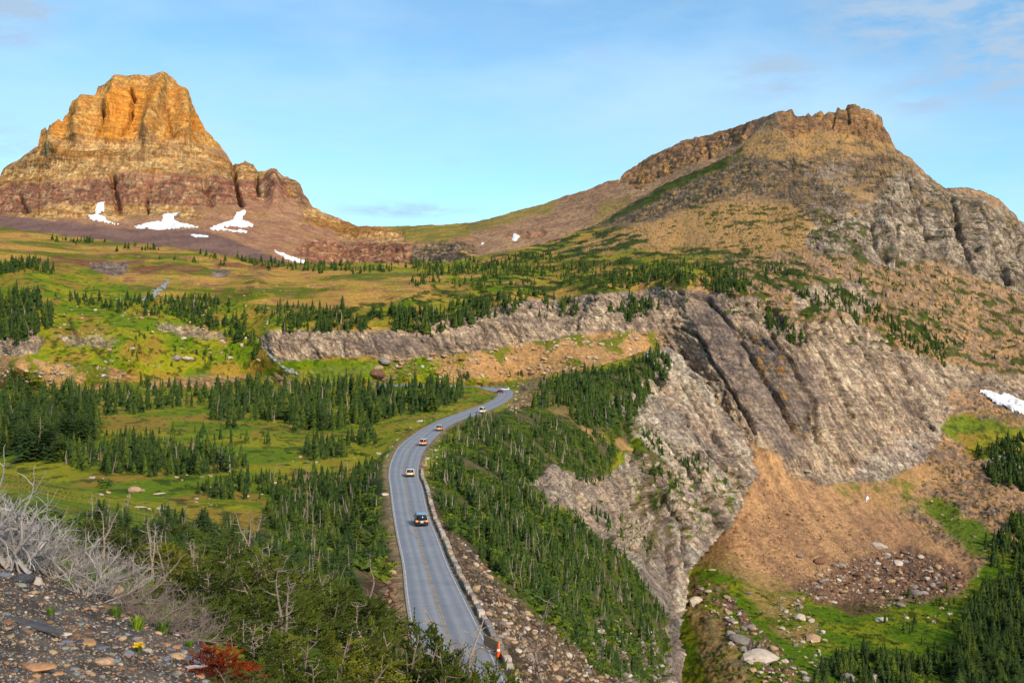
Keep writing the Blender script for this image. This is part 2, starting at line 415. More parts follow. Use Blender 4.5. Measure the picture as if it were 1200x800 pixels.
def K_moraine(P, s, px, py):
    x, y, z = P[:, 0], P[:, 1], P[:, 2]
    n = fbm(x / 60, y / 60, z / 40, 4, 98)
    return mixc(S(156,122,112), S(138,108,100), ss(-.4, .4, n)), 1.2 * n
def K_redrock(P, s, px, py):     # red argillite cliff
    d, m = crags(P, s, 0.02, 0.1, .8, 1.1, 1.3)
    c = rockcol(m, S(206,146,108), S(182,124,98), S(220,174,132), S(130,96,88), 0.55)
    return c, d
def K_buff(P, s, px, py):        # buff ledges with ochre benches
    d, m = crags(P, s, 0.02, 0.0, .5, .8, 1.7)
    c = rockcol(m, S(240,188,122), S(214,162,106), S(248,206,142), S(164,130,96), 0.4)
    return mixc(c, S(176,122,60), .7 * ss(.1, .5, m['b1'])), d
def K_orange(P, s, px, py):      # summit cliff, the low sun's orange glow put into its colour
    d, m = crags(P, s * 0.9, 0.0, -0.15, .8, .7, 1.3)
    c = rockcol(m, S(250,184,96), S(236,168,88), S(252,198,116), S(196,138,88), 0.35)
    return mixc(c, S(242,158,60), .7 * ss(.0, .5, m['g1'])), d
def K_reddebris(P, s, px, py):
    x, y, z = P[:, 0] / s, P[:, 1] / s, P[:, 2] / s
    n = fbm(x / 16, y / 16, z / 8, 4, 101); b = pn(z / 5, x / 70, y / 70, 102)
    c = mixc(S(198,152,118), S(180,132,106), ss(-.3, .3, n))
    return mixc(c, S(186,142,98), .7 * ss(.1, .4, b)), s * (1.2 * n + .8 * np.tanh(4 * b))
def K_ridgescree(P, s, px, py):
    x, y, z = P[:, 0] / s, P[:, 1] / s, P[:, 2] / s
    n = fbm(x / 30, y / 30, z / 10, 4, 103); r = fbm(x / 5, y / 5, z / 2, 3, 104)
    c = mixc(S(204,164,126), S(184,144,114), ss(-.3, .4, n))
    return mixc(c, S(120,94,80), .6 * ss(.2, .5, r)), s * (1.0 * n + .5 * r)
def K_olive(P, s, px, py):
    x, y, z = P[:, 0] / s, P[:, 1] / s, P[:, 2] / s
    n = fbm(x / 18, y / 18, z / 8, 4, 105)
    return mixc(S(176,154,76), S(146,136,62), ss(-.3, .4, n)), s * n
def K_shrubs(P, s, px, py):      # low dark krummholz mat
    x, y, z = P[:, 0] / s, P[:, 1] / s, P[:, 2] / s
    d1, d2, rv = worley(x / 2.6, y / 2.6, z / 2.6, 106)
    n = fbm(x / 12, y / 12, z / 12, 3, 107)
    return mixc(S(58,72,26), S(92,102,34), ss(-.2, .5, n + .4 * (rv - .5))), s * 1.3 * ss(.8, .1, d1)
def K_under(P, s, px, py):       # undergrowth below the trees
    x, y, z = P[:, 0], P[:, 1], P[:, 2]
    d1, d2, rv = worley(x / 1.6, y / 1.6, z / 1.6, 108)
    n = fbm(x / 9, y / 9, z / 9, 3, 109)
    c = mixc(S(62,84,22), S(104,122,26), ss(-.2, .5, n + .5 * (rv - .5)))
    return mixc(c, S(128,112,82), .85 * ss(-.02, .35, fbm(x / 11, y / 11, z / 11, 3, 110))), .7 * ss(.8, .1, d1) + .5 * n
def K_fill(P, s, px, py):        # stony road fill
    x, y, z = P[:, 0], P[:, 1], P[:, 2]
    d1, d2, rv = worley(x / .75, y / .75, z / .6, 111); e1, e2, ev = worley(x / 1.9, y / 1.9, z / 1.5, 112)
    n = fbm(x / 6, y / 6, z / 6, 3, 113)
    soil = mixc(S(112,88,66), S(92,74,60), ss(-.3, .3, n))
    st = mixc(S(186,152,112), S(160,140,122), ev)
    a = ss(.55, .35, d1) * (rv > .35)
    b = ss(.5, .3, e1) * (ev > .6)
    return mixc(soil, st * (.75 + .4 * rv)[:, None], np.maximum(a, b)), .30 * rv * a + .7 * ev * b + .3 * n
def K_soil(P, s, px, py):
    x, y, z = P[:, 0], P[:, 1], P[:, 2]
    n = fbm(x / 3, y / 3, z / 3, 4, 114)
    return mixc(S(94,74,58), S(122,98,72), ss(-.4, .4, n)), .3 * n
def K_shoulder(P, s, px, py):
    x, y, z = P[:, 0], P[:, 1], P[:, 2]
    n = fbm(x / 2, y / 2, z / 2, 4, 115)
    return mixc(S(186,158,118), S(156,134,104), ss(-.4, .4, n)), .08 * n
def K_scree(P, s, px, py):       # dark fine scree at the viewpoint
    x, y, z = P[:, 0], P[:, 1], P[:, 2]
    n = fbm(x / .5, y / .5, z / .5, 4, 116)
    return mixc(S(132,118,104), S(98,88,80), ss(-.4, .4, n)), .03 * n
COVER = {k[2:]: v for k, v in globals().items() if k.startswith('K_')}

# ------------------------------------------------------------------ terrain sheets
def rbf_depth(ctrl):
    """smooth inverse-distance field through surveyed points (px, py, metres)"""
    C = np.array(ctrl, float)
    X = C[:, :2] / 400.0; v = 1.0 / C[:, 2]
    n = len(C)
    A = np.zeros((n + 3, n + 3))
    dd = np.linalg.norm(X[:, None] - X[None], axis=2)
    A[:n, :n] = -dd - 1e-5 * np.eye(n)
    A[:n, n] = 1; A[:n, n + 1:] = X; A[n, :n] = 1; A[n + 1:, :n] = X.T
    sol = np.linalg.solve(A, np.concatenate([v, [0, 0, 0]]))
    def f(px, py):
        out = np.empty(px.shape)
        for a in range(0, px.size, 60000):
            q = np.stack([px.ravel()[a:a + 60000], py.ravel()[a:a + 60000]], 1) / 400.0
            dq = np.sqrt(((q[:, None] - X[None])**2).sum(2))
            out.ravel()[a:a + 60000] = -dq @ sol[:n] + sol[n] + q @ sol[n + 1:]
        return 1.0 / np.clip(out, 1 / 6000., 1 / 3.)
    return f
class Sheet:
    def __init__(s, name, x0, x1, dx, top, bot, dy, ctrl, scale, jag=0.0, amp=1.0, plane=None, outline=None):
        s.outline = outline
        s.name = name; s.scale = scale; s.amp = amp
        s.xs = np.arange(x0, x1 + dx * .5, dx); s.nc = len(s.xs)
        t = np.interp(s.xs, *zip(*top)); b = np.interp(s.xs, *zip(*bot))
        t = t + jag * (pn(s.xs / 9, s.xs * 0, 3.3, 5) + .6 * pn(s.xs / 3.4, s.xs * 0, 7.7, 6))
        s.nr = int(np.max(b - t) / dy) + 2
        s.t, s.b = t, b
        k = np.linspace(0, 1, s.nr)
        s.PY = t[None] + (b - t)[None] * k[:, None]
        s.PX = np.broadcast_to(s.xs[None], s.PY.shape).copy()
        s.depth = rbf_depth(ctrl)
        s.D = s.depth(s.PX, s.PY)
        if plane: s.D = plane(s.PX, s.PY, s.D)
        s.P = P3(s.PX, s.PY, s.D)
        s.W = {}
        s.disp_extra = np.zeros(s.PX.shape)
        s.wx = 6 * fbm(s.PX / 26, s.PY / 16, 0.5, 3, 201) ; s.wy = 4 * fbm(s.PX / 26, s.PY / 16, 9.5, 3, 202)
    def base(s, mat): s.W = {mat: np.ones(s.PX.shape)}
    def mask(s, poly, feather=6, warp=1.0):
        return ss(feather * .5, -feather * .5, poly_sd(s.PX + s.wx * warp, s.PY + s.wy * warp, poly))
    def paint(s, mat, poly, feather=6, warp=1.0, op=1.0, mott=None):
        a = s.mask(poly, feather, warp) * op if poly is not None else np.full(s.PX.shape, float(op))
        if mott:                     # patchy cover: (size m, threshold, seed)
            sz, th, sd = mott
            q = s.P / sz
            a = a * ss(th - .12, th + .12, fbm(q[..., 0], q[..., 1] * .6, q[..., 2] * 1.6, 4, sd))
        s.put(mat, a)
    def put(s, mat, a):
        for k in s.W: s.W[k] = s.W[k] * (1 - a)
        s.W[mat] = s.W.get(mat, 0) + a
    def gully(s, pts, width, depth):
        s.disp_extra -= depth * np.exp(-(line_d(s.PX + s.wx * .35, s.PY + s.wy * .35, pts) / width)**2)
    def rib(s, pts, width, h): s.gully(pts, width, -h)
    def build(s, mat, fade_top=0.5, post=None):
        P = s.P
        gx = np.gradient(P, axis=1); gy = np.gradient(P, axis=0)
        n = np.cross(gy, gx); n /= np.linalg.norm(n, axis=2, keepdims=True) + 1e-9
        n = np.where((n * P).sum(2, keepdims=True) > 0, -n, n)
        k = 9
        for ax in (0, 1):            # smooth normals so relief does not fold
            pad = [(0, 0)] * 3; pad[ax] = (k, k)
            q = np.cumsum(np.pad(n, pad, mode='edge'), axis=ax)
            n = (np.take(q, range(2 * k, q.shape[ax]), ax) - np.take(q, range(0, q.shape[ax] - 2 * k), ax))
        n /= np.linalg.norm(n, axis=2, keepdims=True) + 1e-9
        ROCK = {'cliff': 1, 'slabs': 1, 'darkslab': .8, 'bluerock': 1, 'darkrock': .9, 'ribs': 1, 'cap': 1, 'redrock': 1, 'buff': 1, 'orange': .8, 'tanslope': .35, 'reddebris': .35, 'redterrace': .4}
        rock = sum([w_ * ROCK.get(k_, 0) for k_, w_ in s.W.items()]) + np.zeros(s.PX.shape)
        colr = np.zeros(P.shape); disp = np.zeros(s.PX.shape)
        for m, wgt in s.W.items():
            i = np.nonzero(wgt.ravel() > .01)[0]
            if not len(i): continue
            c, d = COVER[m](P.reshape(-1, 3)[i], s.scale, s.PX.ravel()[i], s.PY.ravel()[i])
            colr.reshape(-1, 3)[i] += c * wgt.ravel()[i][:, None]
            disp.ravel()[i] += d * wgt.ravel()[i]
        disp = disp * s.amp * np.clip(s.D / 180, .04, 1) + s.disp_extra
        row = np.arange(s.nr)[:, None] / 14.0
        disp *= fade_top + (1 - fade_top) * np.clip(row, 0, 1)
        back = -P * np.array([1, 1, .3]); back /= np.linalg.norm(back, axis=2, keepdims=True)
        n = n + 1.1 * back; n /= np.linalg.norm(n, axis=2, keepdims=True)
        s.n = n
        Pd = P + n * disp[..., None]
        if post: Pd, colr = post(s, Pd, colr)
        s.Pd = Pd; s.colr = colr
        idx = np.arange(s.nr * s.nc).reshape(s.nr, s.nc)
        keep = np.ones((s.nr - 1, s.nc - 1), bool)
        if s.outline:
            cx = (s.PX[:-1, :-1] + s.PX[1:, 1:]) / 2; cy = (s.PY[:-1, :-1] + s.PY[1:, 1:]) / 2
            keep = poly_sd(cx + .25 * s.wx[:-1, :-1], cy + .25 * s.wy[:-1, :-1], s.outline) < 0
        s.keep = keep
        quads = np.stack([idx[:-1, :-1], idx[1:, :-1], idx[1:, 1:], idx[:-1, 1:]], -1)[keep]
        A = Pd.reshape(-1, 3); Cc = np.concatenate([colr.reshape(-1, 3), rock.reshape(-1, 1)], 1)
        # every open edge is carried back into the mountain, so the land has no paper edge
        e = np.concatenate([quads[:, [k, (k + 1) % 4]] for k in range(4)])
        key = e.min(1) * A.shape[0] + e.max(1)
        u, first, cnt = np.unique(key, return_index=True, return_counts=True)
        e = e[first[cnt == 1]]
        e = e[s.PY.ravel()[e].max(1) < 895] if not s.outline else e
        bv, inv = np.unique(e, return_inverse=True); inv = inv.reshape(e.shape)
        off = A.shape[0]; nb = len(bv); prev = bv; Fq = [quads]; extra = []; ec = []
        for f, dz in ((.03, .02), (.10, .10), (.3, .38)):
            q = A[bv] * (1 + f)
            if not s.outline: q[:, 2] = A[bv][:, 2] - dz * A[bv][:, 1] * .8
            nw = np.arange(off, off + nb); off += nb
            Fq.append(np.stack([prev[inv[:, 1]], prev[inv[:, 0]], nw[inv[:, 0]], nw[inv[:, 1]]], -1))
            extra.append(q); ec.append(Cc[bv]); prev = nw
        A = np.concatenate([A] + extra); Cc = np.concatenate([Cc] + ec); Fq = np.concatenate(Fq)
        used, inv = np.unique(Fq, return_inverse=True)
        A = A[used]; Cc = Cc[used]; Fq = inv.reshape(Fq.shape)
        me = mesh_np(s.name, A.reshape(-1, 3), Fq, mat, {'cover': np.clip(Cc[:, :3], 0, 1), 'rocky': Cc[:, 3]})
        s.obj = tag(obj(s.name, me), kind='structure')
        return s.obj
    def ij(s, px, py):
        j = np.clip(np.round((px - s.xs[0]) / (s.xs[1] - s.xs[0])).astype(int), 0, s.nc - 1)
        i = np.clip(np.round((py - s.t[j]) / (s.b[j] - s.t[j] + 1e-9) * (s.nr - 1)).astype(int), 0, s.nr - 1)
        return i, j
    def at(s, px, py):
        i, j = s.ij(np.asarray(px, float), np.asarray(py, float))
        return s.Pd[i, j]
    def has(s, px, py):
        j = np.clip(np.round((px - s.xs[0]) / (s.xs[1] - s.xs[0])).astype(int), 0, s.nc - 1)
        r = (py >= s.t[j]) & (py <= s.b[j])
        return r & (poly_sd(px, py, s.outline) < -1) if s.outline else r
def patch(name, sheet, poly, off, mat, label=None, cat=None, kind=None, group=None, warp=.35, rag=.8):
    """a sheet of snow or water lying on the ground, cut along an irregular outline, with a real edge"""
    sd_ = poly_sd(sheet.PX + sheet.wx * warp, sheet.PY + sheet.wy * warp, poly) + rag * pn(sheet.PX / 3.1, sheet.PY / 2.0, .7, 77)
    ins = sd_ < 0
    cell = ins[:-1, :-1] & ins[1:, :-1] & ins[1:, 1:] & ins[:-1, 1:]
    if cell.sum() < 2: return None
    d = sheet.Pd
    sm = sheet.P * .25 + d * .75
    hgt = off * ss(.8, -2.5, sd_) - off * .5
    Q = sm + sheet.n * hgt[..., None]
    vw = Q / np.linalg.norm(Q, axis=2, keepdims=True)
    ahead = np.maximum(0, (Q * vw).sum(2) - (d * vw).sum(2))
    Q = Q - vw * (ahead + off * .35)[..., None]
    i, j = np.nonzero(cell)
    wd = sheet.nc
    q = np.stack([i * wd + j, (i + 1) * wd + j, (i + 1) * wd + j + 1, i * wd + j + 1], 1)
    u, inv = np.unique(q, return_inverse=True)
    me = mesh_np(name, Q.reshape(-1, 3)[u], inv.reshape(-1, 4), mat)
    return tag(obj(name, me), label, cat, group, kind)

# ================================================================== THE LAND
# ---- far rocky peak
peak_top = [(-170,300),(-100,262),(-50,232),(0,205),(7,195),(29,181),(44,171),(47,152),(53,149),(56,154),(60,147),(62,151),(64,145),(67,148),(69,140),(73,144),(76,137),(80,133),(84,117),(96,115),(111,111),(115,102),(124,100),(132,94),(142,89),(162,87),(184,91),(194,88),(203,92),(213,104),(223,114),(233,138),(240,151),(257,168),(273,192),(280,192),(287,188),(297,193),(302,200),(320,203),(338,207),(351,214),(356,229),(366,242),(385,251),(400,257),(420,266),(444,266),(518,263),(549,261),(600,262),(640,270)]
peak_bot = [(-170,330),(0,300),(330,325),(640,330)]
ctrl = [(-170,260,2750),(0,205,2700),(-170,300,2300),(0,255,2250),(0,300,1750),(60,142,2680),(40,230,2380),(160,87,2720),(160,130,2600),(150,165,2500),(150,205,2380),(150,255,2200),(100,262,2120),(200,268,2080),(230,138,2700),(273,193,2640),(250,200,2450),(300,205,2520),(345,209,2560),(350,240,2400),(300,262,2180),(330,300,1900),(200,290,1850),(100,280,1850),(100,310,1700),(300,320,1700),(400,262,2500),(400,285,2230),(400,306,2100),(470,266,2400),(470,290,2050),(470,306,1950),(540,262,2400),(540,285,1980),(540,310,1850),(640,270,2400),(640,330,1750),(60,170,2560),(110,150,2560),(210,150,2560),(100,120,2660),(-100,330,1600)]
A = Sheet('rocky_mountain', -90, 640, 1.3, peak_top, peak_bot, 1.3, ctrl, 2.3, jag=.5, amp=.65)
A.base('reddebris')
A.paint('orange', [(-60,40),(400,40),(262,172),(215,168),(150,166),(80,166),(20,182),(-60,200)], 9, 1.1)
A.paint('buff', [(-170,210),(20,180),(80,163),(150,165),(230,167),(275,190),(300,192),(340,205),(330,212),(270,208),(200,204),(150,203),(100,207),(40,214),(-170,240)], 4, .5)
A.paint('redrock', [(-170,240),(0,218),(100,208),(200,206),(275,208),(280,238),(200,242),(140,232),(100,238),(30,250),(-170,262)], 4, .8)
A.paint('redrock', [(0,222),(120,206),(270,206),(350,212),(362,240),(330,232),(300,236),(270,236),(200,230),(120,236),(40,246)], 4, .8)
A.paint('buff', [(0,252),(60,240),(160,236),(220,240),(250,256),(130,256),(60,258),(0,258)], 4, 1)
A.paint('buff', [(360,240),(400,257),(470,264),(480,284),(420,284),(380,270),(350,262)], 4, 1)
A.paint('cap', [(352,209),(366,242),(350,240),(335,225),(340,205)], 3, .3)
A.paint('redrock', [(370,278),(420,286),(490,284),(500,312),(400,312),(340,300)], 4, .8)
A.paint('olive', [(440,262),(560,256),(560,275),(520,283),(480,284),(470,272)], 5, .6)
A.paint('darkrock', [(486,288),(505,282),(560,284),(575,300),(560,312),(480,312)], 4, .6)
A.paint('moraine', [(-170,262),(0,252),(100,263),(150,268),(230,270),(270,280),(310,296),(350,312),(300,330),(-170,400)], 3, .3)
for g, wd_, dp in (([(273,194),(279,215),(282,240)], 1.8, 45), ([(300,202),(303,225)], 1.6, 30), ([(152,105),(156,122),(150,146),(143,158)], 2.0, 32),
                   ([(122,128),(118,146),(114,160)], 1.8, 26), ([(196,125),(200,150),(205,160)], 1.5, 22), ([(224,120),(228,150)], 1.5, 24),
                   ([(130,205),(135,226),(140,246)], 3.5, 34), ([(172,232),(174,250)], 1.8, 24), ([(240,212),(246,236)], 5, 26), ([(20,228),(30,246)], 4, 26)):
    A.gully(g, wd_, dp)
for g, wd_, dp in (([(186,94),(180,130),(176,160)], 9, 60), ([(100,120),(92,160)], 9, 40), ([(137,96),(130,130)], 8, 40), ([(214,110),(216,160)], 7, 35), ([(66,150),(64,170)], 8, 30), ([(318,206),(322,236)], 8, 40)):
    A.rib(g, wd_, dp)
A.build(M['far'], .55)
for k, (pl, lb) in enumerate((([(101,253),(111,250),(113,240),(119,235),(125,234),(123,246),(117,251),(123,252),(130,258),(146,264),(125,261),(104,256)], 'leftmost white snow patch with a forked top under the orange peak'),
        ([(154,265),(175,260),(189,259),(192,250),(206,246),(213,242),(207,250),(204,256),(215,260),(237,266),(215,267),(186,271),(165,268)], 'broad white snow patch below the cliffs in the middle of the orange peak'),
        ([(240,269),(256,262),(266,258),(274,256),(277,248),(287,246),(284,257),(299,264),(296,266),(270,265),(262,266),(294,270),(290,273),(262,270)], 'white snow patch with a tall tip on the right flank of the orange peak'),
        ([(216,276),(226,274),(244,276),(245,280),(228,279)], 'thin white snow streak on the brown moraine below the other snow'),
        ([(318,291),(328,294),(342,299),(356,303),(374,308),(366,310),(345,306),(334,302)], 'long slanting white snow patch at the foot of the red cliff'))):
    patch('snow_patch', A, pl, 4, M['snow'], lb, 'snow patch')

# ---- ridge joining the two mountains
rt = [(540,300),(549,262),(575,256),(603,248),(640,238),(663,229),(690,222),(712,212),(726,211),(732,202),(748,191),(763,182),(785,172),(800,164),(840,154),(881,142),(911,131),(928,134),(950,156),(990,175)]
rb = [(540,312),(640,310),(760,290),(860,250),(990,230)]
ctrl = [(540,262,2350),(540,305,1900),(620,243,2300),(600,275,2050),(600,305,1800),(660,230,2250),(660,260,2050),(660,300,1800),(740,196,2150),(740,230,1980),(740,280,1800),(820,160,2000),(820,200,1850),(820,270,1750),(880,142,1850),(911,130,1760),(900,180,1750),(990,127,1800),(990,230,1720)]
B0 = Sheet('mountain_ridge', 540, 990, 1.3, rt, rb, 1.3, ctrl, 2.2, jag=.7, amp=.6)
B0.base('ridgescree')
B0.paint('olive', [(540,258),(660,232),(640,250),(580,266),(540,275)], 5, .6, .8)
B0.paint('reddebris', [(660,228),(735,198),(740,215),(700,225),(664,236)], 3, .6)
B0.paint('cap', [(722,214),(735,198),(800,160),(890,135),(870,165),(800,195),(745,222)], 4, .8)
B0.paint('redrock', [(726,208),(800,163),(880,141),(860,152),(800,178),(740,206)], 3, .8, .3)
B0.paint('olive', [(700,240),(740,228),(730,250),(690,262)], 5, .8, .6)
B0.paint('redrock', [(598,270),(612,268),(640,270),(636,275),(600,277)], 3, 1, .7)
B0.paint('darkrock', [(700,262),(660,258),(720,240),(740,236)], 5, .8, .0)
B0.build(M['far'], .55)
patch('snow_patch', B0, [(599,282),(602,272),(611,276),(606,282)], 5, M['snow'], 'small triangular white snow patch on the brown ridge', 'snow patch', warp=.05)
patch('snow_patch', B0, [(560,286),(566,283),(570,284),(566,287)], 5, M['snow'], 'tiny white snow streak low on the ridge left of the triangular one', 'snow patch', warp=.05)

# ---- the mountainside: terraces, cliff band, main cliffs, talus, valley
mt = [(-170,262),(0,266),(100,279),(200,290),(300,304),(330,309),(400,308),(480,308),(530,306),(560,300),(600,293),(640,284),(680,270),(700,262),(740,238),(780,215),(820,199),(860,180),(880,160),(895,144),(905,134),(911,130),(928,128),(932,134),(944,138),(947,133),(951,137),(957,133),(962,129),(966,134),(971,130),(976,132),(982,126),(990,129),(993,124),(1003,122),(1011,126),(1022,130),(1033,139),(1036,149),(1043,161),(1050,174),(1070,188),(1087,205),(1107,220),(1124,220),(1138,221),(1151,224),(1165,231),(1175,237),(1185,247),(1195,257),(1205,262),(1240,285),(1300,320),(1360,350)]
mb = [(-170,480),(300,480),(600,620),(700,760),(760,900),(1360,900)]
ctrl = [(-170,262,1350),(0,266,1300),(0,300,1000),(0,330,800),(-170,330,800),(30,350,690),(30,385,640),(60,400,625),(20,430,592),(-170,430,560),(100,440,600),(100,360,720),(100,330,830),(150,400,640),(200,360,740),(250,340,980),(200,310,1050),(200,290,1280),(100,279,1300),(300,330,950),(330,310,1270),(300,312,1200),(400,350,880),(400,330,1000),(400,310,1250),(480,309,1250),(480,330,1000),(480,350,860),
 (300,375,740),(320,388,680),(430,384,682),(520,373,692),(600,364,705),(700,344,722),(780,334,735),(320,422,664),(430,417,668),(520,419,676),(600,402,690),(700,388,703),(790,390,700),(430,447,650),(560,447,655),(640,445,660),(760,415,690),(300,440,680),(150,450,640),(0,455,620),(300,480,800),(600,480,800),(-100,480,800),(0,480,800),(450,480,800),(600,620,700),
 (560,330,1000),(560,302,1350),(600,350,850),(700,320,980),(700,300,1150),(640,300,1250),(640,284,1450),(700,262,1560),(740,238,1600),(780,215,1620),(780,250,1420),(800,290,1150),(800,300,1050),(800,318,850),(860,180,1650),(860,200,1560),(860,240,1330),(860,290,1050),(860,330,830),(911,130,1700),(900,160,1640),(900,230,1350),(900,260,1200),(900,300,960),(950,170,1570),(960,135,1660),(1003,124,1640),(1000,150,1590),(1036,149,1620),(1000,180,1500),(1000,210,1380),(1050,174,1540),(1070,200,1440),(1000,240,1200),(1000,280,1090),(1000,305,1020),(1050,230,1270),(1050,310,1090),(1107,222,1440),(1107,270,1240),(1107,320,1110),(1150,224,1470),(1150,280,1270),(1150,330,1120),(1195,257,1480),(1200,290,1350),(1200,335,1170),(1360,350,1400),(1300,320,1420),(1360,420,1000),
 (950,310,940),(950,345,830),(940,380,800),(1000,345,900),(1050,370,900),(1100,360,990),(1200,390,1000),(1100,400,920),(1150,420,940),(1200,455,900),(830,345,838),(880,350,822),(880,385,800),(1000,400,850),(1050,420,850),
 (820,400,795),(860,450,742),(888,522,690),(900,430,768),(950,430,790),(930,500,740),(940,562,712),(1000,480,790),(985,600,700),(1000,568,745),(1050,560,750),(1060,500,800),(1100,470,850),(1100,505,800),(1110,540,770),(1090,580,740),(1130,500,820),(1175,468,860),(1200,480,840),(1200,540,760),(1180,530,770),(1200,600,690),(1360,600,690),(1360,480,860),(1200,640,650),(1150,650,640),
 (900,600,675),(950,650,630),(860,600,655),(850,650,605),(1000,700,580),(1060,660,645),(1130,670,622),(1000,740,510),(1000,780,448),(1100,720,540),(1100,800,435),(1200,700,570),(1200,800,435),(1360,800,430),(1300,700,560),
 (820,700,545),(830,640,630),(900,700,560),(900,780,440),(950,720,530),(810,800,455),(850,760,465),(870,720,520),(700,700,640),(700,500,640),(640,900,430),(900,900,330),(1360,900,330),(780,440,720),(800,520,720),(800,600,700)]
ctrl = [(x, y, d * 1.17 if (x <= 792 and 328 <= y <= 456 and d < 850) else d) for x, y, d in ctrl]
B = Sheet('mountainside', -90, 1290, 1.4, mt, mb, 1.75, ctrl, 1.0, jag=1.0, amp=.85)
B.base('tanslope')
B.paint('plateau', [(-170,200),(560,200),(700,262),(830,285),(860,320),(780,345),(600,380),(300,400),(-170,440)], 8, .6)
B.paint('redterrace', [(60,300),(200,302),(330,308),(310,324),(200,322),(120,316),(40,312)], 6, 1, .9, (40, -.1, 301))
B.paint('grass', [(-170,300),(60,308),(140,330),(160,345),(260,350),(420,395),(440,430),(-170,470)], 12, 1)
B.paint('grass', [(380,305),(640,290),(720,280),(860,300),(850,320),(700,335),(560,360),(420,365),(330,350),(480,330)], 12, 1, 1, (50, .0, 302))
B.paint('plateau', [(190,318),(520,320),(530,338),(400,356),(260,352),(180,335)], 8, 1, .8)
B.paint('grass', [(430,355),(600,345),(560,362),(440,375)], 8, 1)
B.paint('ochre', [(800,246),(870,232),(930,240),(960,262),(950,290),(880,300),(820,300),(760,292),(700,296),(650,300),(720,275)], 10, 1)
B.paint('shrubs', [(600,290),(700,262),(760,270),(760,290),(880,296),(860,310),(620,312),(540,312)], 8, 1, 1, (26, .05, 303))
B.paint('darkrock', [(690,268),(740,235),(800,203),(850,183),(900,178),(1000,190),(1040,180),(1060,190),(1100,222),(1080,240),(1030,230),(1010,245),(960,262),(920,236),(870,226),(820,240),(760,258)], 7, .8)
B.paint('shrubs', [(700,262),(740,238),(800,200),(860,178),(880,165),(872,184),(830,205),(780,228),(720,258)], 5, .6, 1)
B.paint('ribs', [(940,190),(1000,195),(1050,200),(1060,250),(1040,300),(980,290),(950,250)], 12, 1.5, .8, (35, .0, 323))
B.paint('ochre', [(870,178),(884,158),(900,150),(1040,158),(1052,174),(1020,184),(990,178),(960,182),(900,188)], 6, .7)
B.paint('tanslope', [(860,150),(1050,140),(1100,220),(1000,260),(900,240),(850,200)], 12, 1.5, .35, (40, .05, 320))
B.paint('darkrock', [(860,190),(1060,180),(1060,160),(900,160)], 12, 1.5, .7, (30, .15, 321))
B.paint('ochre', [(960,200),(1060,200),(1100,240),(1040,250),(960,240)], 10, 1.5, .7, (30, .2, 322))
B.paint('cap', [(905,120),(928,128),(935,135),(1003,118),(1040,150),(1046,168),(1030,166),(990,156),(960,152),(925,162),(915,150)], 3, .4)
B.paint('ribs', [(960,262),(1010,245),(1060,196),(1110,220),(1200,255),(1360,340),(1360,390),(1200,345),(1130,318),(1080,306),(1050,318),(1000,300),(950,292),(940,275)], 6, .8)
B.paint('darkrock', [(1040,180),(1110,222),(1195,258),(1190,275),(1100,250),(1060,215)], 5, 1, .8, (30, -.1, 304))
B.paint('cliff', [(930,345),(960,330),(1010,330),(1030,350),(1010,372),(960,362),(930,372)], 4, .6)
B.paint('shrubs', [(640,310),(900,300),(960,310),(1010,345),(1100,370),(1140,410),(1050,420),(1000,370),(900,380),(860,345),(740,355),(560,380),(300,380)], 10, 1, 1, (16, .22, 305))
B.paint('shrubs', [(800,230),(1000,250),(1060,300),(1200,340),(1200,440),(1100,440),(1000,330),(860,320)], 10, 1, .9, (14, .38, 309))
B.paint('cliff', [(300,392),(330,385),(430,388),(520,374),(560,366),(620,350),(700,346),(780,334),(800,340),(800,392),(700,393),(600,404),(560,416),(520,421),(430,417),(330,422),(306,410)], 3, .6)
B.paint('darkslab', [(428,394),(520,392),(530,404),(520,419),(430,414)], 3, .4, .85)
B.paint('tanrubble', [(560,412),(600,403),(700,390),(790,390),(810,410),(760,435),(640,450),(500,450),(470,440),(505,424)], 5, .6)
B.paint('grass', [(430,420),(520,420),(560,412),(530,440),(600,445),(780,440),(640,460),(400,470)], 8, 1, 1, (14, -.02, 306))
B.paint('lush', [(330,424),(520,422),(480,440),(400,452),(330,445)], 5, .8, .8)
B.paint('cliff', [(775,334),(830,346),(880,348),(925,378),(1000,372),(1060,412),(1100,425),(1200,440),(1230,470),(1130,462),(1105,500),(1106,515),(1080,540),(1000,566),(975,568),(940,562),(905,530),(888,522),(830,480),(780,430),(770,390)], 3, .6)
B.paint('cliff', [(-170,375),(0,385),(45,378),(50,400),(45,415),(10,418),(-170,420)], 4, .8)
B.paint('tanrubble', [(-170,425),(0,415),(60,425),(130,428),(160,442),(100,452),(-170,455)], 5, .8)
B.paint('darkslab', [(795,336),(850,352),(872,398),(900,450),(940,520),(925,548),(890,505),(850,440),(812,390)], 4, .5)
B.paint('bluerock', [(868,385),(905,395),(940,440),(955,500),(940,520),(900,450)], 6, .8)
B.paint('darkslab', [(915,435),(940,425),(952,470),(940,500)], 8, 1, .7)
B.paint('slabs', [(1000,545),(1040,520),(1104,500),(1106,516),(1075,545),(1035,565),(1000,568)], 4, .6)
B.paint('tanrubble', [(975,570),(1035,562),(1080,542),(1110,560),(1090,600),(1030,600),(990,590)], 6, 1, .7)
B.paint('talus', [(888,522),(935,562),(985,575),(1030,595),(1080,620),(1140,668),(1120,690),(1040,705),(940,700),(880,680),(840,640),(860,605),(888,560)], 9, 1.5)
B.paint('lush', [(800,655),(835,650),(880,668),(940,700),(975,730),(940,760),(880,740),(820,700)], 12, 1.6, .9, (14, -.15, 340))
B.paint('rubble', [(980,660),(1060,640),(1140,672),(1130,695),(1040,712),(960,708),(930,690),(960,670)], 14, 2)
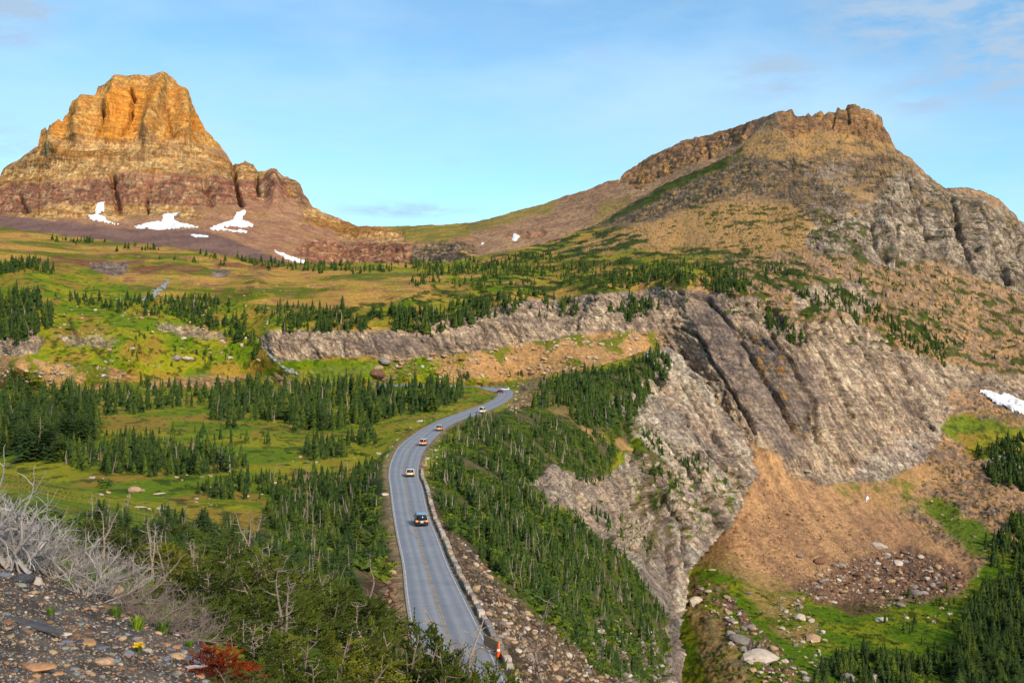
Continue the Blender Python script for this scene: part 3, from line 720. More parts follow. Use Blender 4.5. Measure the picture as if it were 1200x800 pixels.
B.paint('tanslope', [(1110,510),(1200,520),(1260,560),(1260,650),(1140,660),(1080,620),(1060,590),(1100,550)], 8, 1, .8)
B.paint('grass', [(1100,500),(1140,480),(1200,490),(1360,500),(1360,600),(1200,560),(1130,530)], 8, 1, .9)
B.paint('tanslope', [(1110,455),(1150,452),(1200,470),(1300,500),(1200,500),(1150,490),(1110,475)], 6, .8, .8)
B.paint('lush', [(1070,585),(1100,580),(1180,640),(1200,650),(1200,680),(1130,640)], 10, 1, .9)
B.paint('lush', [(800,650),(850,640),(880,665),(930,690),(960,705),(1040,710),(1130,695),(1150,660),(1200,650),(1360,640),(1360,900),(640,900),(760,700)], 10, 1)
B.paint('talus', [(845,625),(880,660),(930,690),(900,700),(850,670),(815,660)], 10, 1, .75)
B.paint('tanslope', [(800,690),(840,720),(880,790),(860,830),(820,770)], 12, 1, .7)
B.paint('tanrubble', [(870,690),(930,700),(960,730),(940,760),(900,730)], 10, 1, .6)
B.paint('rubble', [(812,672),(850,690),(890,735),(950,790),(990,830),(930,830),(880,780),(830,720),(800,690)], 6, 1.2, 1, (5, -.05, 307))
B.paint('slabs', [(868,745),(885,752),(905,772),(910,785),(895,778),(875,762)], 3, .4)
B.paint('soil', [(975,708),(1000,704),(1035,712),(1045,718),(1000,722)], 4, .5, .9)
B.paint('slabs', [(1150,540),(1180,530),(1200,540),(1200,560),(1170,552)], 4, .6)
B.paint('darkslab', [(106,308),(128,306),(152,311),(150,320),(126,321),(108,317)], 3, .6)
B.paint('darkslab', [(244,317),(260,315),(272,317),(262,324),(248,325)], 3, .6)
B.paint('cliff', [(60,392),(110,388),(140,396),(120,402),(80,400)], 3, 1, .8)
B.paint('cliff', [(180,378),(225,382),(262,392),(262,400),(225,394),(190,388)], 3, 1, .8)
brk = [(80,371),(84,384),(98,396),(112,406),(120,416),(128,424)]
B.put('soil', .9 * np.exp(-(line_d(B.PX + .5 * B.wx, B.PY + .5 * B.wy, brk) / 1.8)**2)); B.gully(brk, 2, 4)
for g, wd_, dp in (([(800,384),(816,392),(850,448),(885,505)], 2.6, 14), ([(795,340),(830,352),(850,372),(872,392)], 2.2, 12), ([(868,395),(900,450),(930,505)], 3.2, 16),
        ([(905,392),(925,420),(950,470),(960,520)], 3, 14), ([(945,380),(975,440),(1000,490)], 3, 14), ([(985,370),(1010,410),(1045,470)], 3, 12), ([(1045,400),(1065,450)], 3, 10),
        ([(1062,205),(1075,240),(1088,282)], 2.4, 20), ([(1116,230),(1124,270),(1140,318)], 3, 24), ([(1022,262),(1026,288),(1040,306)], 3, 26), ([(1052,266),(1053,290)], 1.8, 20), ([(1150,250),(1165,290),(1180,330)], 4, 26),
        ([(1190,258),(1196,300)], 3, 20)):
    B.gully(g, wd_ * .8, dp * .55)
for g, wd_, dp in (([(1038,250),(1046,300)], 7, 22), ([(1098,232),(1110,300)], 8, 24), ([(1150,240),(1152,300)], 9, 24), ([(885,352),(880,380)], 9, 10), ([(950,430),(960,500)], 10, 9), ([(830,410),(860,470)], 6, 8), ([(1000,410),(1040,480)], 10, 9), ([(1070,430),(1090,470)], 10, 8)):
    B.rib(g, wd_, dp * .5)
for g, wd_, dp in (([(979,128),(975,150)], 1.5, 8), ([(992,126),(995,146)], 1.2, 9), ([(1011,126),(1016,150)], 1.8, 8), ([(965,133),(960,146)], 2.2, 5), ([(1027,132),(1026,150)], 1.4, 6)):
    B.gully(g, wd_, dp)
B.build(M['mid'], .5)
patch('snow_patch', B, [(1145,456),(1158,456),(1172,461),(1176,459),(1200,470),(1230,485),(1230,500),(1200,487),(1185,481),(1160,468)], 3, M['snow'], 'large white snow patch on the green shelf at the far right', 'snow patch', warp=.2)
patch('snow_patch', B, [(1012,582),(1017,580),(1020,585),(1015,589)], 2, M['snow'], 'tiny white snow remnant between the big cliff and the orange talus', 'snow patch', warp=.05)
patch('waterfall', B, [(158,352),(172,346),(180,338),(192,332),(201,326),(203,329),(190,339),(182,346),(176,352),(166,353)], 1.2, M['water'], kind='structure', warp=.5, rag=3.4)
patch('waterfall', B, [(303,406),(306,404),(318,414),(328,424),(342,434),(350,441),(338,440),(326,430),(312,416)], 1.0, M['water'], kind='structure', warp=.5, rag=3.4)

# ---- the road bench, meadow and the wooded spur
ROAD_Z = -27.0
PAIRS = [(522,950,665,950),(512,900,645,900),(502,850,622,850),(490,800,597,802),(481,740,568,744),(475,700,547,703),(471,660,527,663),(465,630,515,632),(460,600,503,602),(456.5,570,496,572),(455,556,491,558),(458,540,492,543),(468,522,498,527),(489,506,514,509),(505,497,525,500),(519,490.5,538,493.5),(537,484,556,487),(554,478,573,481),(568,473,586,475),(579,467.5,596,469),(584,462.5,601,463),(581,459.3,600,457.5),(572,457.6,589,454.2),(560,456.6,565,453),(540,455.6,540,452),(510,454.6,510,451),(480,453.6,480,450.2),(440,452.6,440,449.6)]
def ground(px, py, z=ROAD_Z): return P3(np.asarray(px, float), np.asarray(py, float), F * z / (400 - np.asarray(py, float)))
PA = np.array(PAIRS, float)
RL = ground(PA[:, 0], PA[:, 1]); RR = ground(PA[:, 2], PA[:, 3])
def resample(Pt, m=8):
    n = len(Pt); out = []
    for i in range(n - 1):
        p0, p1, p2, p3 = Pt[max(i-1, 0)], Pt[i], Pt[i+1], Pt[min(i+2, n-1)]
        for k in range(m):
            t = k / m
            out.append(.5 * ((2*p1) + (-p0+p2)*t + (2*p0-5*p1+4*p2-p3)*t*t + (-p0+3*p1-3*p2+p3)*t**3))
    out.append(Pt[-1]); return np.array(out)
RL = resample(RL); RR = resample(RR)
RC = (RL + RR) / 2
ct = [(-170,450),(0,455),(150,447),(300,441),(430,447),(560,449),(610,446),(640,440),(690,432),(730,420),(752,412),(775,408),(790,404),(900,404)]
cb = [(-170,960),(900,960)]
spur = [(-200,430),(775,400),(790,411),(806,428),(830,452),(860,490),(880,515),(887,535),(888,556),(872,592),(858,612),(845,628),(828,645),(814,662),(804,690),(801,730),(799,800),(802,990),(-200,990)]
ctrl = [(0,455,585),(-170,455,585),(150,447,620),(300,441,670),(430,447,640),(560,449,640),(455,560,219),(450,600,176),(455,640,146),
 (0,590,80),(100,612,78),(200,640,72),(250,660,62),(330,665,82),(380,668,104),(420,660,128),(450,660,133),(455,690,118),(440,720,98),(400,700,84),(0,640,36),(-170,600,40),(150,680,32),(250,710,26),(300,740,22),(350,730,38),(400,760,38),(450,770,50),(500,800,60),(460,850,42),(400,850,24),(300,850,14),(200,760,15),(100,720,19),(0,700,19),(-170,900,9),(0,900,9),(200,900,10),(440,910,26),(500,905,30),(560,905,30),(620,912,32),(690,930,40),(500,960,24),(600,960,25),(0,960,8),(300,960,12),
 (500,640,148),(485,580,196),(475,540,250),(500,510,335),(540,492,385),(600,468,510),(620,455,600),(640,440,620),(600,520,350),(530,540,262),(520,580,205),(540,640,160),(560,680,138),(600,740,120),(620,800,100),(700,850,110),
 (600,600,236),(640,560,330),(650,500,430),(700,480,500),(690,432,650),(752,412,668),(640,640,215),(660,590,300),(650,700,170),(700,620,330),(700,680,280),(700,760,205),(700,800,160),(740,740,280),(760,800,270),(770,730,350),(780,760,350),(790,800,350),(750,690,380),(740,640,425),(760,590,520),(700,560,440),(740,530,520),(760,480,605),(800,470,645),(806,428,672),(790,412,680),(830,452,672),(860,490,660),(888,556,630),(880,515,655),(850,560,590),(845,627,545),(800,560,560),(800,520,600),(800,640,500),(800,600,520),(814,662,490),(802,720,440),(800,830,400),(780,900,260),(760,930,200)]
def shape_road(s, Pd, colr):
    """cut and fill the ground to the road bed"""
    X = Pd.reshape(-1, 3)
    i = np.nonzero((X[:, 0] > -90) & (X[:, 0] < 30) & (X[:, 1] > 55) & (X[:, 1] < 760) )[0]
    loop = np.concatenate([RL[::4, :2], RR[::-4, :2]])
    dmin = poly_sd(X[i, 0], X[i, 1], loop)
    target = ROAD_Z - .12 - .25 * ss(.5, 3, dmin)
    near = ss(7.0, 1.2, dmin)
    target = ROAD_Z - .12 - .25 * ss(.5, 3, dmin)
    z = X[i, 2]
    X[i, 2] = z + (target - z) * near
    c = colr.reshape(-1, 3)
    sh, _ = K_shoulder(X[i], 1, 0, 0)
    a = (ss(1.5, .5, dmin + .9 * pn(X[i, 0] / 3, X[i, 1] / 3, 0, 9)))[:, None]
    c[i] = c[i] * (1 - a) + sh * a
    s.road_d = np.full(X.shape[0], 99.0); s.road_d[i] = dmin; s.road_d = s.road_d.reshape(s.PX.shape)
    return X.reshape(Pd.shape), c.reshape(colr.shape)
meadow = [(-170,440),(0,452),(560,446),(600,452),(600,470),(520,500),(480,540),(480,600),(440,640),(340,640),(250,626),(200,612),(100,585),(0,565),(-170,560)]
def field_z(px, py): return -31.0 + 3.5 * ss(470, 450, py) + 3.0 * ss(420, 470, px) + 1.5 * np.sin(px / 90.0) * ss(450, 480, py)
for a_, b_, c_, d_ in PAIRS[2:14]:
    for f_ in (-.25, .5, 1.25): ctrl.append((a_ + (c_ - a_) * f_, b_ + (d_ - b_) * f_, -ROAD_Z * F / (b_ + (d_ - b_) * f_ - 400)))
for px in range(-160, 600, 40):
    for py in range(456, 640, 22):
        if poly_sd(np.array([float(px)]), np.array([float(py)]), meadow)[0] < -8:
            ctrl.append((px, py, float(field_z(px, py)) * F / (400 - py)))
spur_ctrl = [c for c in ctrl if c[0] >= 560 and c[2] >= 95] + [(840,404,690),(892,404,700),(892,470,680),(860,450,676),(892,520,660),(892,600,620),(892,760,420),(892,900,330),(775,440,640)]
spur_depth = rbf_depth(spur_ctrl)
def field(px, py, d):
    k = ss(590, 660, px + (py - 600) * -.0)
    if k.max() > 0: d = 1 / ((1 - k) / d + k / spur_depth(px, py))
    a = ss(6, -14, poly_sd(px, py, meadow))
    fd = field_z(px, py) * F / np.minimum(400 - py, -38)
    return 1 / ((1 - a) / d + a / fd)
C = Sheet('hillside', -110, 892, 1.4, ct, cb, 1.5, ctrl, 1.35, jag=.6, amp=.85, plane=field, outline=spur)
C.base('grass')
C.paint('under', [(-170,572),(0,585),(100,600),(200,632),(290,640),(320,600),(400,570),(445,545),(452,560),(470,660),(476,730),(490,900),(-170,900)], 8, 1)
C.paint('grass', [(300,650),(340,650),(400,668),(430,690),(400,690),(330,675)], 8, .6, .9)
C.paint('under', [(494,560),(500,530),(520,505),(545,490),(600,476),(640,445),(740,425),(775,410),(790,440),(760,480),(740,520),(700,560),(640,545),(640,590),(740,640),(780,720),(800,800),(780,900),(600,900),(540,680),(505,610)], 6, .8)
C.paint('grass', [(494,560),(496,545),(515,515),(545,495),(530,520),(510,550)], 5, .6)
C.paint('tanslope', [(610,450),(650,440),(640,470),(610,485),(600,475)], 5, .8, .7)
C.paint('fill', [(690,520),(700,505),(720,520),(740,540),(700,540)], 6, 1, .0)
C.paint('slabs', [(752,412),(790,405),(830,450),(890,515),(895,560),(845,640),(812,665),(802,720),(800,840),(780,900),(770,830),(786,740),(770,700),(740,660),(690,618),(650,592),(622,570),(640,548),(680,556),(720,556),(752,520),(735,490),(700,470),(735,462),(762,445)], 4, .9)
C.paint('cliff', [(622,570),(640,548),(680,556),(720,556),(750,545),(760,600),(740,640),(690,618),(650,592)], 5, .8, .8)
C.paint('darkslab', [(775,600),(800,640),(790,690),(800,720),(798,800),(780,790),(786,740),(765,690),(750,640)], 5, .8, .75)
C.paint('slabs', [(700,720),(740,735),(770,760),(790,900),(740,900),(690,770)], 6, 1, 1, (4, .0, 310))
C.paint('tanrubble', [(640,470),(660,465),(700,480),(690,500),(650,485)], 6, 1, .6)
C.paint('tanrubble', [(670,488),(700,500),(720,512),(750,530),(730,530),(690,510)], 4, 1, .8)
C.paint('fill', [(500,560),(512,590),(530,625),(556,655),(600,700),(650,735),(700,775),(740,820),(740,900),(600,900),(596,800),(572,748),(550,705),(530,660),(505,605)], 5, .8)
C.paint('soil', [(400,690),(440,655),(468,640),(474,700),(478,750),(440,760),(410,720)], 6, .8)
C.paint('fill', [(450,665),(470,655),(478,740),(455,735)], 6, .8)
C.paint('under', [(720,470),(760,500),(790,540),(800,570),(780,575),(750,540)], 8, 1.4, 1, (6, .05, 311))
C.paint('under', [(740,560),(880,540),(860,600),(760,660)], 8, 1.4, 1, (5, .35, 312))
for g, wd_, dp in (([(752,415),(790,470),(840,540),(880,560)], 2.2, 7), ([(770,500),(800,540),(830,590),(840,620)], 2.2, 8), ([(700,560),(730,600),(770,650)], 3, 7), ([(740,620),(800,600),(870,570)], 1.6, 4), ([(786,640),(790,700),(796,760)], 2.4, 8), ([(790,430),(830,500),(870,560)], 2.2, 7),
   ([(810,440),(850,510),(878,545)], 2, 6), ([(735,500),(770,560),(800,620),(806,660)], 2.6, 9), ([(660,560),(700,600)], 2.2, 5), ([(720,545),(750,600),(780,650)], 2.2, 6), ([(780,590),(830,600),(858,590)], 1.6, 4)):
    C.gully(g, wd_, dp)
for g, wd_, dp in (([(785,470),(830,560)], 7, 7), ([(815,450),(860,530)], 6, 6), ([(755,560),(785,620)], 7, 7), ([(830,585),(845,615)], 7, 7), ([(700,575),(740,620)], 6, 6)):
    C.rib(g, wd_, dp)
C.build(M['near'], .4, shape_road)

# ---- scree slope at the viewpoint
ft = [(-170,600),(-60,640),(0,655),(40,661),(85,665),(120,686),(150,708),(185,722),(215,735),(250,762),(280,790),(300,812),(330,850)]
ctrl = []
for px in range(-170, 360, 60):
    for py in range(600, 960, 40):
        dn = -(py - 400) / F + .419 * (px - 600) / F + .279
        ctrl.append((px, py, np.clip(-1.22 / min(dn, -.06), 3.2, 20)))
Fs = Sheet('scree_slope', -90, 330, 1.4, ft, [(-170,900),(330,900)], 1.2, ctrl, 1, jag=1.5)
Fs.base('scree')
Fs.build(M['scree'], .8)
# ---- low ground reaching the horizon behind the mountains
q = np.array([(-9000,1300,-230),(9000,1300,-230),(9000,12000,-230),(-9000,12000,-230)], float)
tag(obj('ground', mesh_np('ground', q, [[0,1,2,3]], flat_mat('far_ground', (.1,.11,.06)))), kind='structure')

# ================================================================== THE ROAD
def strip(name, a, b, mat, dz, m=1, attrs=False):
    V = []; n = len(a)
    for k in range(m + 1):
        V.append(a + (b - a) * k / m)
    V = np.array(V); V[..., 2] += dz
    idx = np.arange((m + 1) * n).reshape(m + 1, n)
    Fq = np.stack([idx[:-1, :-1], idx[1:, :-1], idx[1:, 1:], idx[:-1, 1:]], -1).reshape(-1, 4)
    me = mesh_np(name, V.reshape(-1, 3), Fq, mat, smooth=False)
    if attrs:
        kk = np.repeat(np.linspace(0, 1, m + 1), n).astype(np.float32)
        at = me.attributes.new('across', 'FLOAT', 'POINT'); at.data.foreach_set('value', kk)
    return tag(obj(name, me), kind='structure')
m_, t, b = mat_new('asphalt', 0.85)
at = N(t, 'ShaderNodeAttribute', attribute_name='across')
cr = N(t, 'ShaderNodeValToRGB')
L(t, at.outputs['Fac'], cr.inputs[0])
e = cr.color_ramp.elements
base = S(150,156,170); wear = S(172,174,182); edge = S(186,178,168)
e[0].position = 0; e[0].color = (*edge, 1); e[1].position = 1; e[1].color = (*base, 1)
for p, c in ((.06, base*1.03), (.14, base*.92), (.25, wear), (.33, base*.97), (.42, wear*1.04), (.5, base*.98), (.6, base*.9), (.68, wear), (.80, base), (.88, wear*.98), (.96, base*.9)):
    el = e.new(p); el.color = (*c, 1)
tc = N(t, 'ShaderNodeTexCoord')
n = N(t, 'ShaderNodeTexNoise'); n.inputs['Scale'].default_value = .22; n.inputs['Detail'].default_value = 8; n.inputs['Roughness'].default_value = .7
L(t, tc.outputs['Object'], n.inputs['Vector'])
mr = N(t, 'ShaderNodeMapRange', i_1=.3, i_2=.7, i_3=.86, i_4=1.12); L(t, n.outputs[0], mr.inputs[0])
mm = N(t, 'ShaderNodeVectorMath', operation='SCALE'); L(t, cr.outputs[0], mm.inputs[0]); L(t, mr.outputs[0], mm.inputs['Scale'])
# sealed cracks
vo = N(t, 'ShaderNodeTexVoronoi', feature='DISTANCE_TO_EDGE'); vo.inputs['Scale'].default_value = .07
L(t, tc.outputs['Object'], vo.inputs['Vector'])
cm = N(t, 'ShaderNodeMapRange', i_1=0, i_2=.006, i_3=.72, i_4=1.0); L(t, vo.outputs['Distance'], cm.inputs[0])
m2 = N(t, 'ShaderNodeVectorMath', operation='SCALE'); L(t, mm.outputs[0], m2.inputs[0]); L(t, cm.outputs[0], m2.inputs['Scale'])
L(t, m2.outputs[0], b.inputs['Base Color'])
M['asphalt'] = m_
M['yellow'] = flat_mat('worn_yellow_paint', S(190,164,130,.6), .85, .4, 1.2)
M['white'] = flat_mat('worn_white_paint', S(208,204,200,.7), .8, .3, 1.0)
strip('road', RL, RR, M['asphalt'], 0, 24, True)
def along(f, w, o=0.0):
    """a band of width w at fraction f across the road"""
    c = RL + (RR - RL) * f
    d = (RR - RL); d /= np.linalg.norm(d, axis=1, keepdims=True)
    return c + d * (o - w / 2), c + d * (o + w / 2)
nn = 21 * 8
for o_ in (-.13, .13):
    a_, b_ = along(.5, .12, o_); strip('centre_line', a_[:nn], b_[:nn], M['yellow'], .006)
for f_ in (.045, .955):
    a_, b_ = along(f_, .12); strip('edge_line', a_[:nn], b_[:nn], M['white'], .006)

# ================================================================== STONES
def stone_mesh(seed, mat, flat=.7, sub=2, rough=.28, boxy=.35):
    """a broken angular stone of unit size"""
    import bmesh
    r = np.random.default_rng(seed)
    bm = bmesh.new(); bmesh.ops.create_icosphere(bm, subdivisions=sub, radius=.5)
    pl = [(v / np.linalg.norm(v), .30 + .16 * r.random()) for v in r.normal(size=(9, 3))]
    k = np.array([1 + .3 * r.random(), .75 + .3 * r.random(), flat * (.8 + .4 * r.random())])
    for v in bm.verts:
        p = np.array(v.co)
        for nrm, d in pl:
            h = p @ nrm
            if h > d: p = p - nrm * (h - d) * .92
        p = p * k * 1.25 + r.normal(size=3) * .012
        v.co = p
    me = bpy.data.meshes.new('stone'); bm.to_mesh(me); bm.free()
    me.materials.append(mat)
    return me
def stonemat(name, rgb, var=.25): return flat_mat(name, S(*rgb), .9, var, 5.0, .2, 0, .18, .01)
SM = {'tan': stonemat('tan_stone', (198,166,132)), 'grey': stonemat('grey_stone', (158,148,144)), 'pale': stonemat('pale_stone', (214,198,184)),
      'brown': stonemat('brown_stone', (146,112,88)), 'blue': stonemat('bluegrey_stone', (118,126,142)), 'orange': stonemat('orange_stone', (190,142,104)), 'dark': stonemat('dark_stone', (84,84,92)), 'teal': stonemat('green_grey_stone', (146,156,152))}
ST = {k: [stone_mesh(i * 13 + j, m) for j in range(5)] for i, (k, m) in enumerate(SM.items())}
def stone(p, size, kind, label, group=None, cat='boulder', name='boulder', k=None, flat=1.0, sink=.25):
    i = random.randrange(5) if k is None else k
    o = obj(name, ST[kind][i], loc=(p[0], p[1], p[2] + size * (.3 - sink) * flat))
    o.scale = (size, size, size * flat); o.rotation_euler = (random.uniform(-.25, .25), random.uniform(-.25, .25), random.uniform(0, 6.3))
    return tag(o, label, cat, group)

# stone guard wall on the outer edge of the road
wall = obj('stone_guard_wall', None)
tag(wall, 'low pale stone guard wall of single blocks along the outer edge of the road', 'wall')
wp = RR[:]
off = (RR - RL) / np.linalg.norm(RR - RL, axis=1, keepdims=True)
wl = wp + off * .75
sel = [i for i in range(len(wl)) if 62 < wl[i][1] < 238]
wl = wl[sel]
seg = np.linalg.norm(np.diff(wl, axis=0), axis=1); cum = np.concatenate([[0], np.cumsum(seg)])
wall.location = wl[0]
import bmesh
def block_mesh(seed, mat):
    r = np.random.default_rng(seed)
    bm = bmesh.new(); bmesh.ops.create_cube(bm, size=1)
    bmesh.ops.bevel(bm, geom=bm.edges[:], offset=.09, segments=1, affect='EDGES')
    for v in bm.verts: v.co += Vector(r.normal(size=3) * .03)
    me = bpy.data.meshes.new('block'); bm.to_mesh(me); bm.free(); me.materials.append(mat); return me
BL = [block_mesh(i, SM[('pale', 'pale', 'tan', 'grey', 'pale', 'grey', 'tan')[i]]) for i in range(7)]
s_, n_ = 0.0, 0
while s_ < cum[-1] - 1 and n_ < 290:
    ln = random.uniform(.85, 1.5) if s_ < 80 else random.uniform(1.0, 1.8)
    c = np.array([np.interp(s_ + ln / 2, cum, wl[:, k]) for k in range(3)])
    c2 = np.array([np.interp(s_ + ln / 2 + .5, cum, wl[:, k]) for k in range(3)])
    a = math.atan2(c2[1] - c[1], c2[0] - c[0])
    o = obj('stone', BL[random.choices(range(7), [4, 3, 2, 2 if s_ > 60 else 5, 3, 3, 2])[0]], wall)
    h = random.uniform(.5, .72)
    o.location = Vector(c) - wall.location + Vector((random.uniform(-.06, .06), 0, h / 2 - .15))
    o.scale = (ln * .96, random.uniform(.5, .65), h); o.rotation_euler = (random.uniform(-.04, .04), random.uniform(-.05, .05), a + random.uniform(-.06, .06))
    s_ += ln + (random.uniform(.05, .4) if random.random() < .75 else random.uniform(.4, 1.0)); n_ += 1

# barricade panel and orange cone where the wall ends
wood = flat_mat('weathered_plywood', S(206,168,128), .8, .2, 3)
orange = flat_mat('orange_plastic', S(236,84,34,.8), .5, .08, 3)
white = flat_mat('white_plastic', (.7,.7,.7), .5, .08, 3)
steel = flat_mat('galvanised_steel', (.35,.36,.38), .45, .1, 6, .5, .6)
def box_mesh(name, sx, sy, sz, mat, bev=.01, c=(0,0,0)):
    bm = bmesh.new(); bmesh.ops.create_cube(bm, size=1)
    for v in bm.verts: v.co = Vector((v.co.x * sx + c[0], v.co.y * sy + c[1], v.co.z * sz + c[2]))
    bmesh.ops.bevel(bm, geom=bm.edges[:], offset=bev, segments=1, affect='EDGES')
    me = bpy.data.meshes.new(name); bm.to_mesh(me); bm.free(); me.materials.append(mat); return me
bp_ = ground(576, 762)
bar = tag(obj('barricade', None, loc=bp_), 'tan panel barricade set slanting across the road edge beside the orange cone', 'barricade')
bar.rotation_euler = (0, 0, R(-62))
obj('panel', box_mesh('panel', 3.0, .06, .95, wood, .01, (0, 0, .62)), bar)
for x in (-1.3, 0, 1.3):
    obj('post', box_mesh('post', .09, .09, 1.1, wood, .01, (x, .09, .55)), bar)
    obj('foot', box_mesh('foot', .1, 1.0, .08, wood, .01, (x, .1, .04)), bar)
def lathe(name, prof, mat, n=16):
    bm = bmesh.new(); rings = []
    for r_, z_ in prof: rings.append([bm.verts.new((r_ * math.cos(a), r_ * math.sin(a), z_)) for a in [2 * math.pi * i / n for i in range(n)]])
    for a, b in zip(rings[:-1], rings[1:]):
        for i in range(n): bm.faces.new((a[i], a[(i+1) % n], b[(i+1) % n], b[i]))
    bm.faces.new(rings[0][::-1]); bm.faces.new(rings[-1])
    me = bpy.data.meshes.new(name); bm.to_mesh(me); bm.free(); me.materials.append(mat); return me
cn = tag(obj('traffic_cone', None, loc=ground(584, 769)), 'tall orange traffic cone beside the tan panel at the end of the wall', 'traffic cone')
obj('base', box_mesh('base', .5, .5, .05, orange, .01, (0, 0, .03)), cn)
obj('cone', lathe('cone', [(.23, .055), (.17, .35), (.10, .8), (.05, 1.15), (.04, 1.2)], orange), cn)
obj('band', lathe('band', [(.155, .5), (.128, .68)], white), cn)

# ================================================================== VEHICLES
glass = flat_mat('dark_window_glass', (.015,.017,.02), .08, .0, 3, .6)
tyre = flat_mat('tyre_rubber', (.02,.02,.02), .85, .1, 8)
rimm = flat_mat('alloy_rim', (.35,.35,.36), .35, .0, 3, .5, .8)
red_l = flat_mat('red_tail_lamp', (.55,.02,.012), .25, 0, 3, .5)
m_, t, b = mat_new('lit_brake_lamp', .3); b.inputs['Base Color'].default_value = (.8,.08,.02,1); b.inputs['Emission Color'].default_value = (1,.16,.03,1); b.inputs['Emission Strength'].default_value = 2.6
lit_l = m_
plate = flat_mat('number_plate', (.6,.6,.58), .5, 0, 3)
trimm = flat_mat('black_trim', (.02,.02,.022), .6, 0, 3)
def loft(name, secs, mat, cap=True):
    """secs: list of rings of equal length"""
    bm = bmesh.new(); rr = [[bm.verts.new(p) for p in s_] for s_ in secs]
    n = len(rr[0])
    for a, b in zip(rr[:-1], rr[1:]):
        for i in range(n): bm.faces.new((a[i], a[(i+1) % n], b[(i+1) % n], b[i]))
    if cap: bm.faces.new(rr[0][::-1]); bm.faces.new(rr[-1])
    bmesh.ops.recalc_face_normals(bm, faces=bm.faces[:])
    for f in bm.faces: f.smooth = True
    me = bpy.data.meshes.new(name); bm.to_mesh(me); bm.free(); me.materials.append(mat); return me
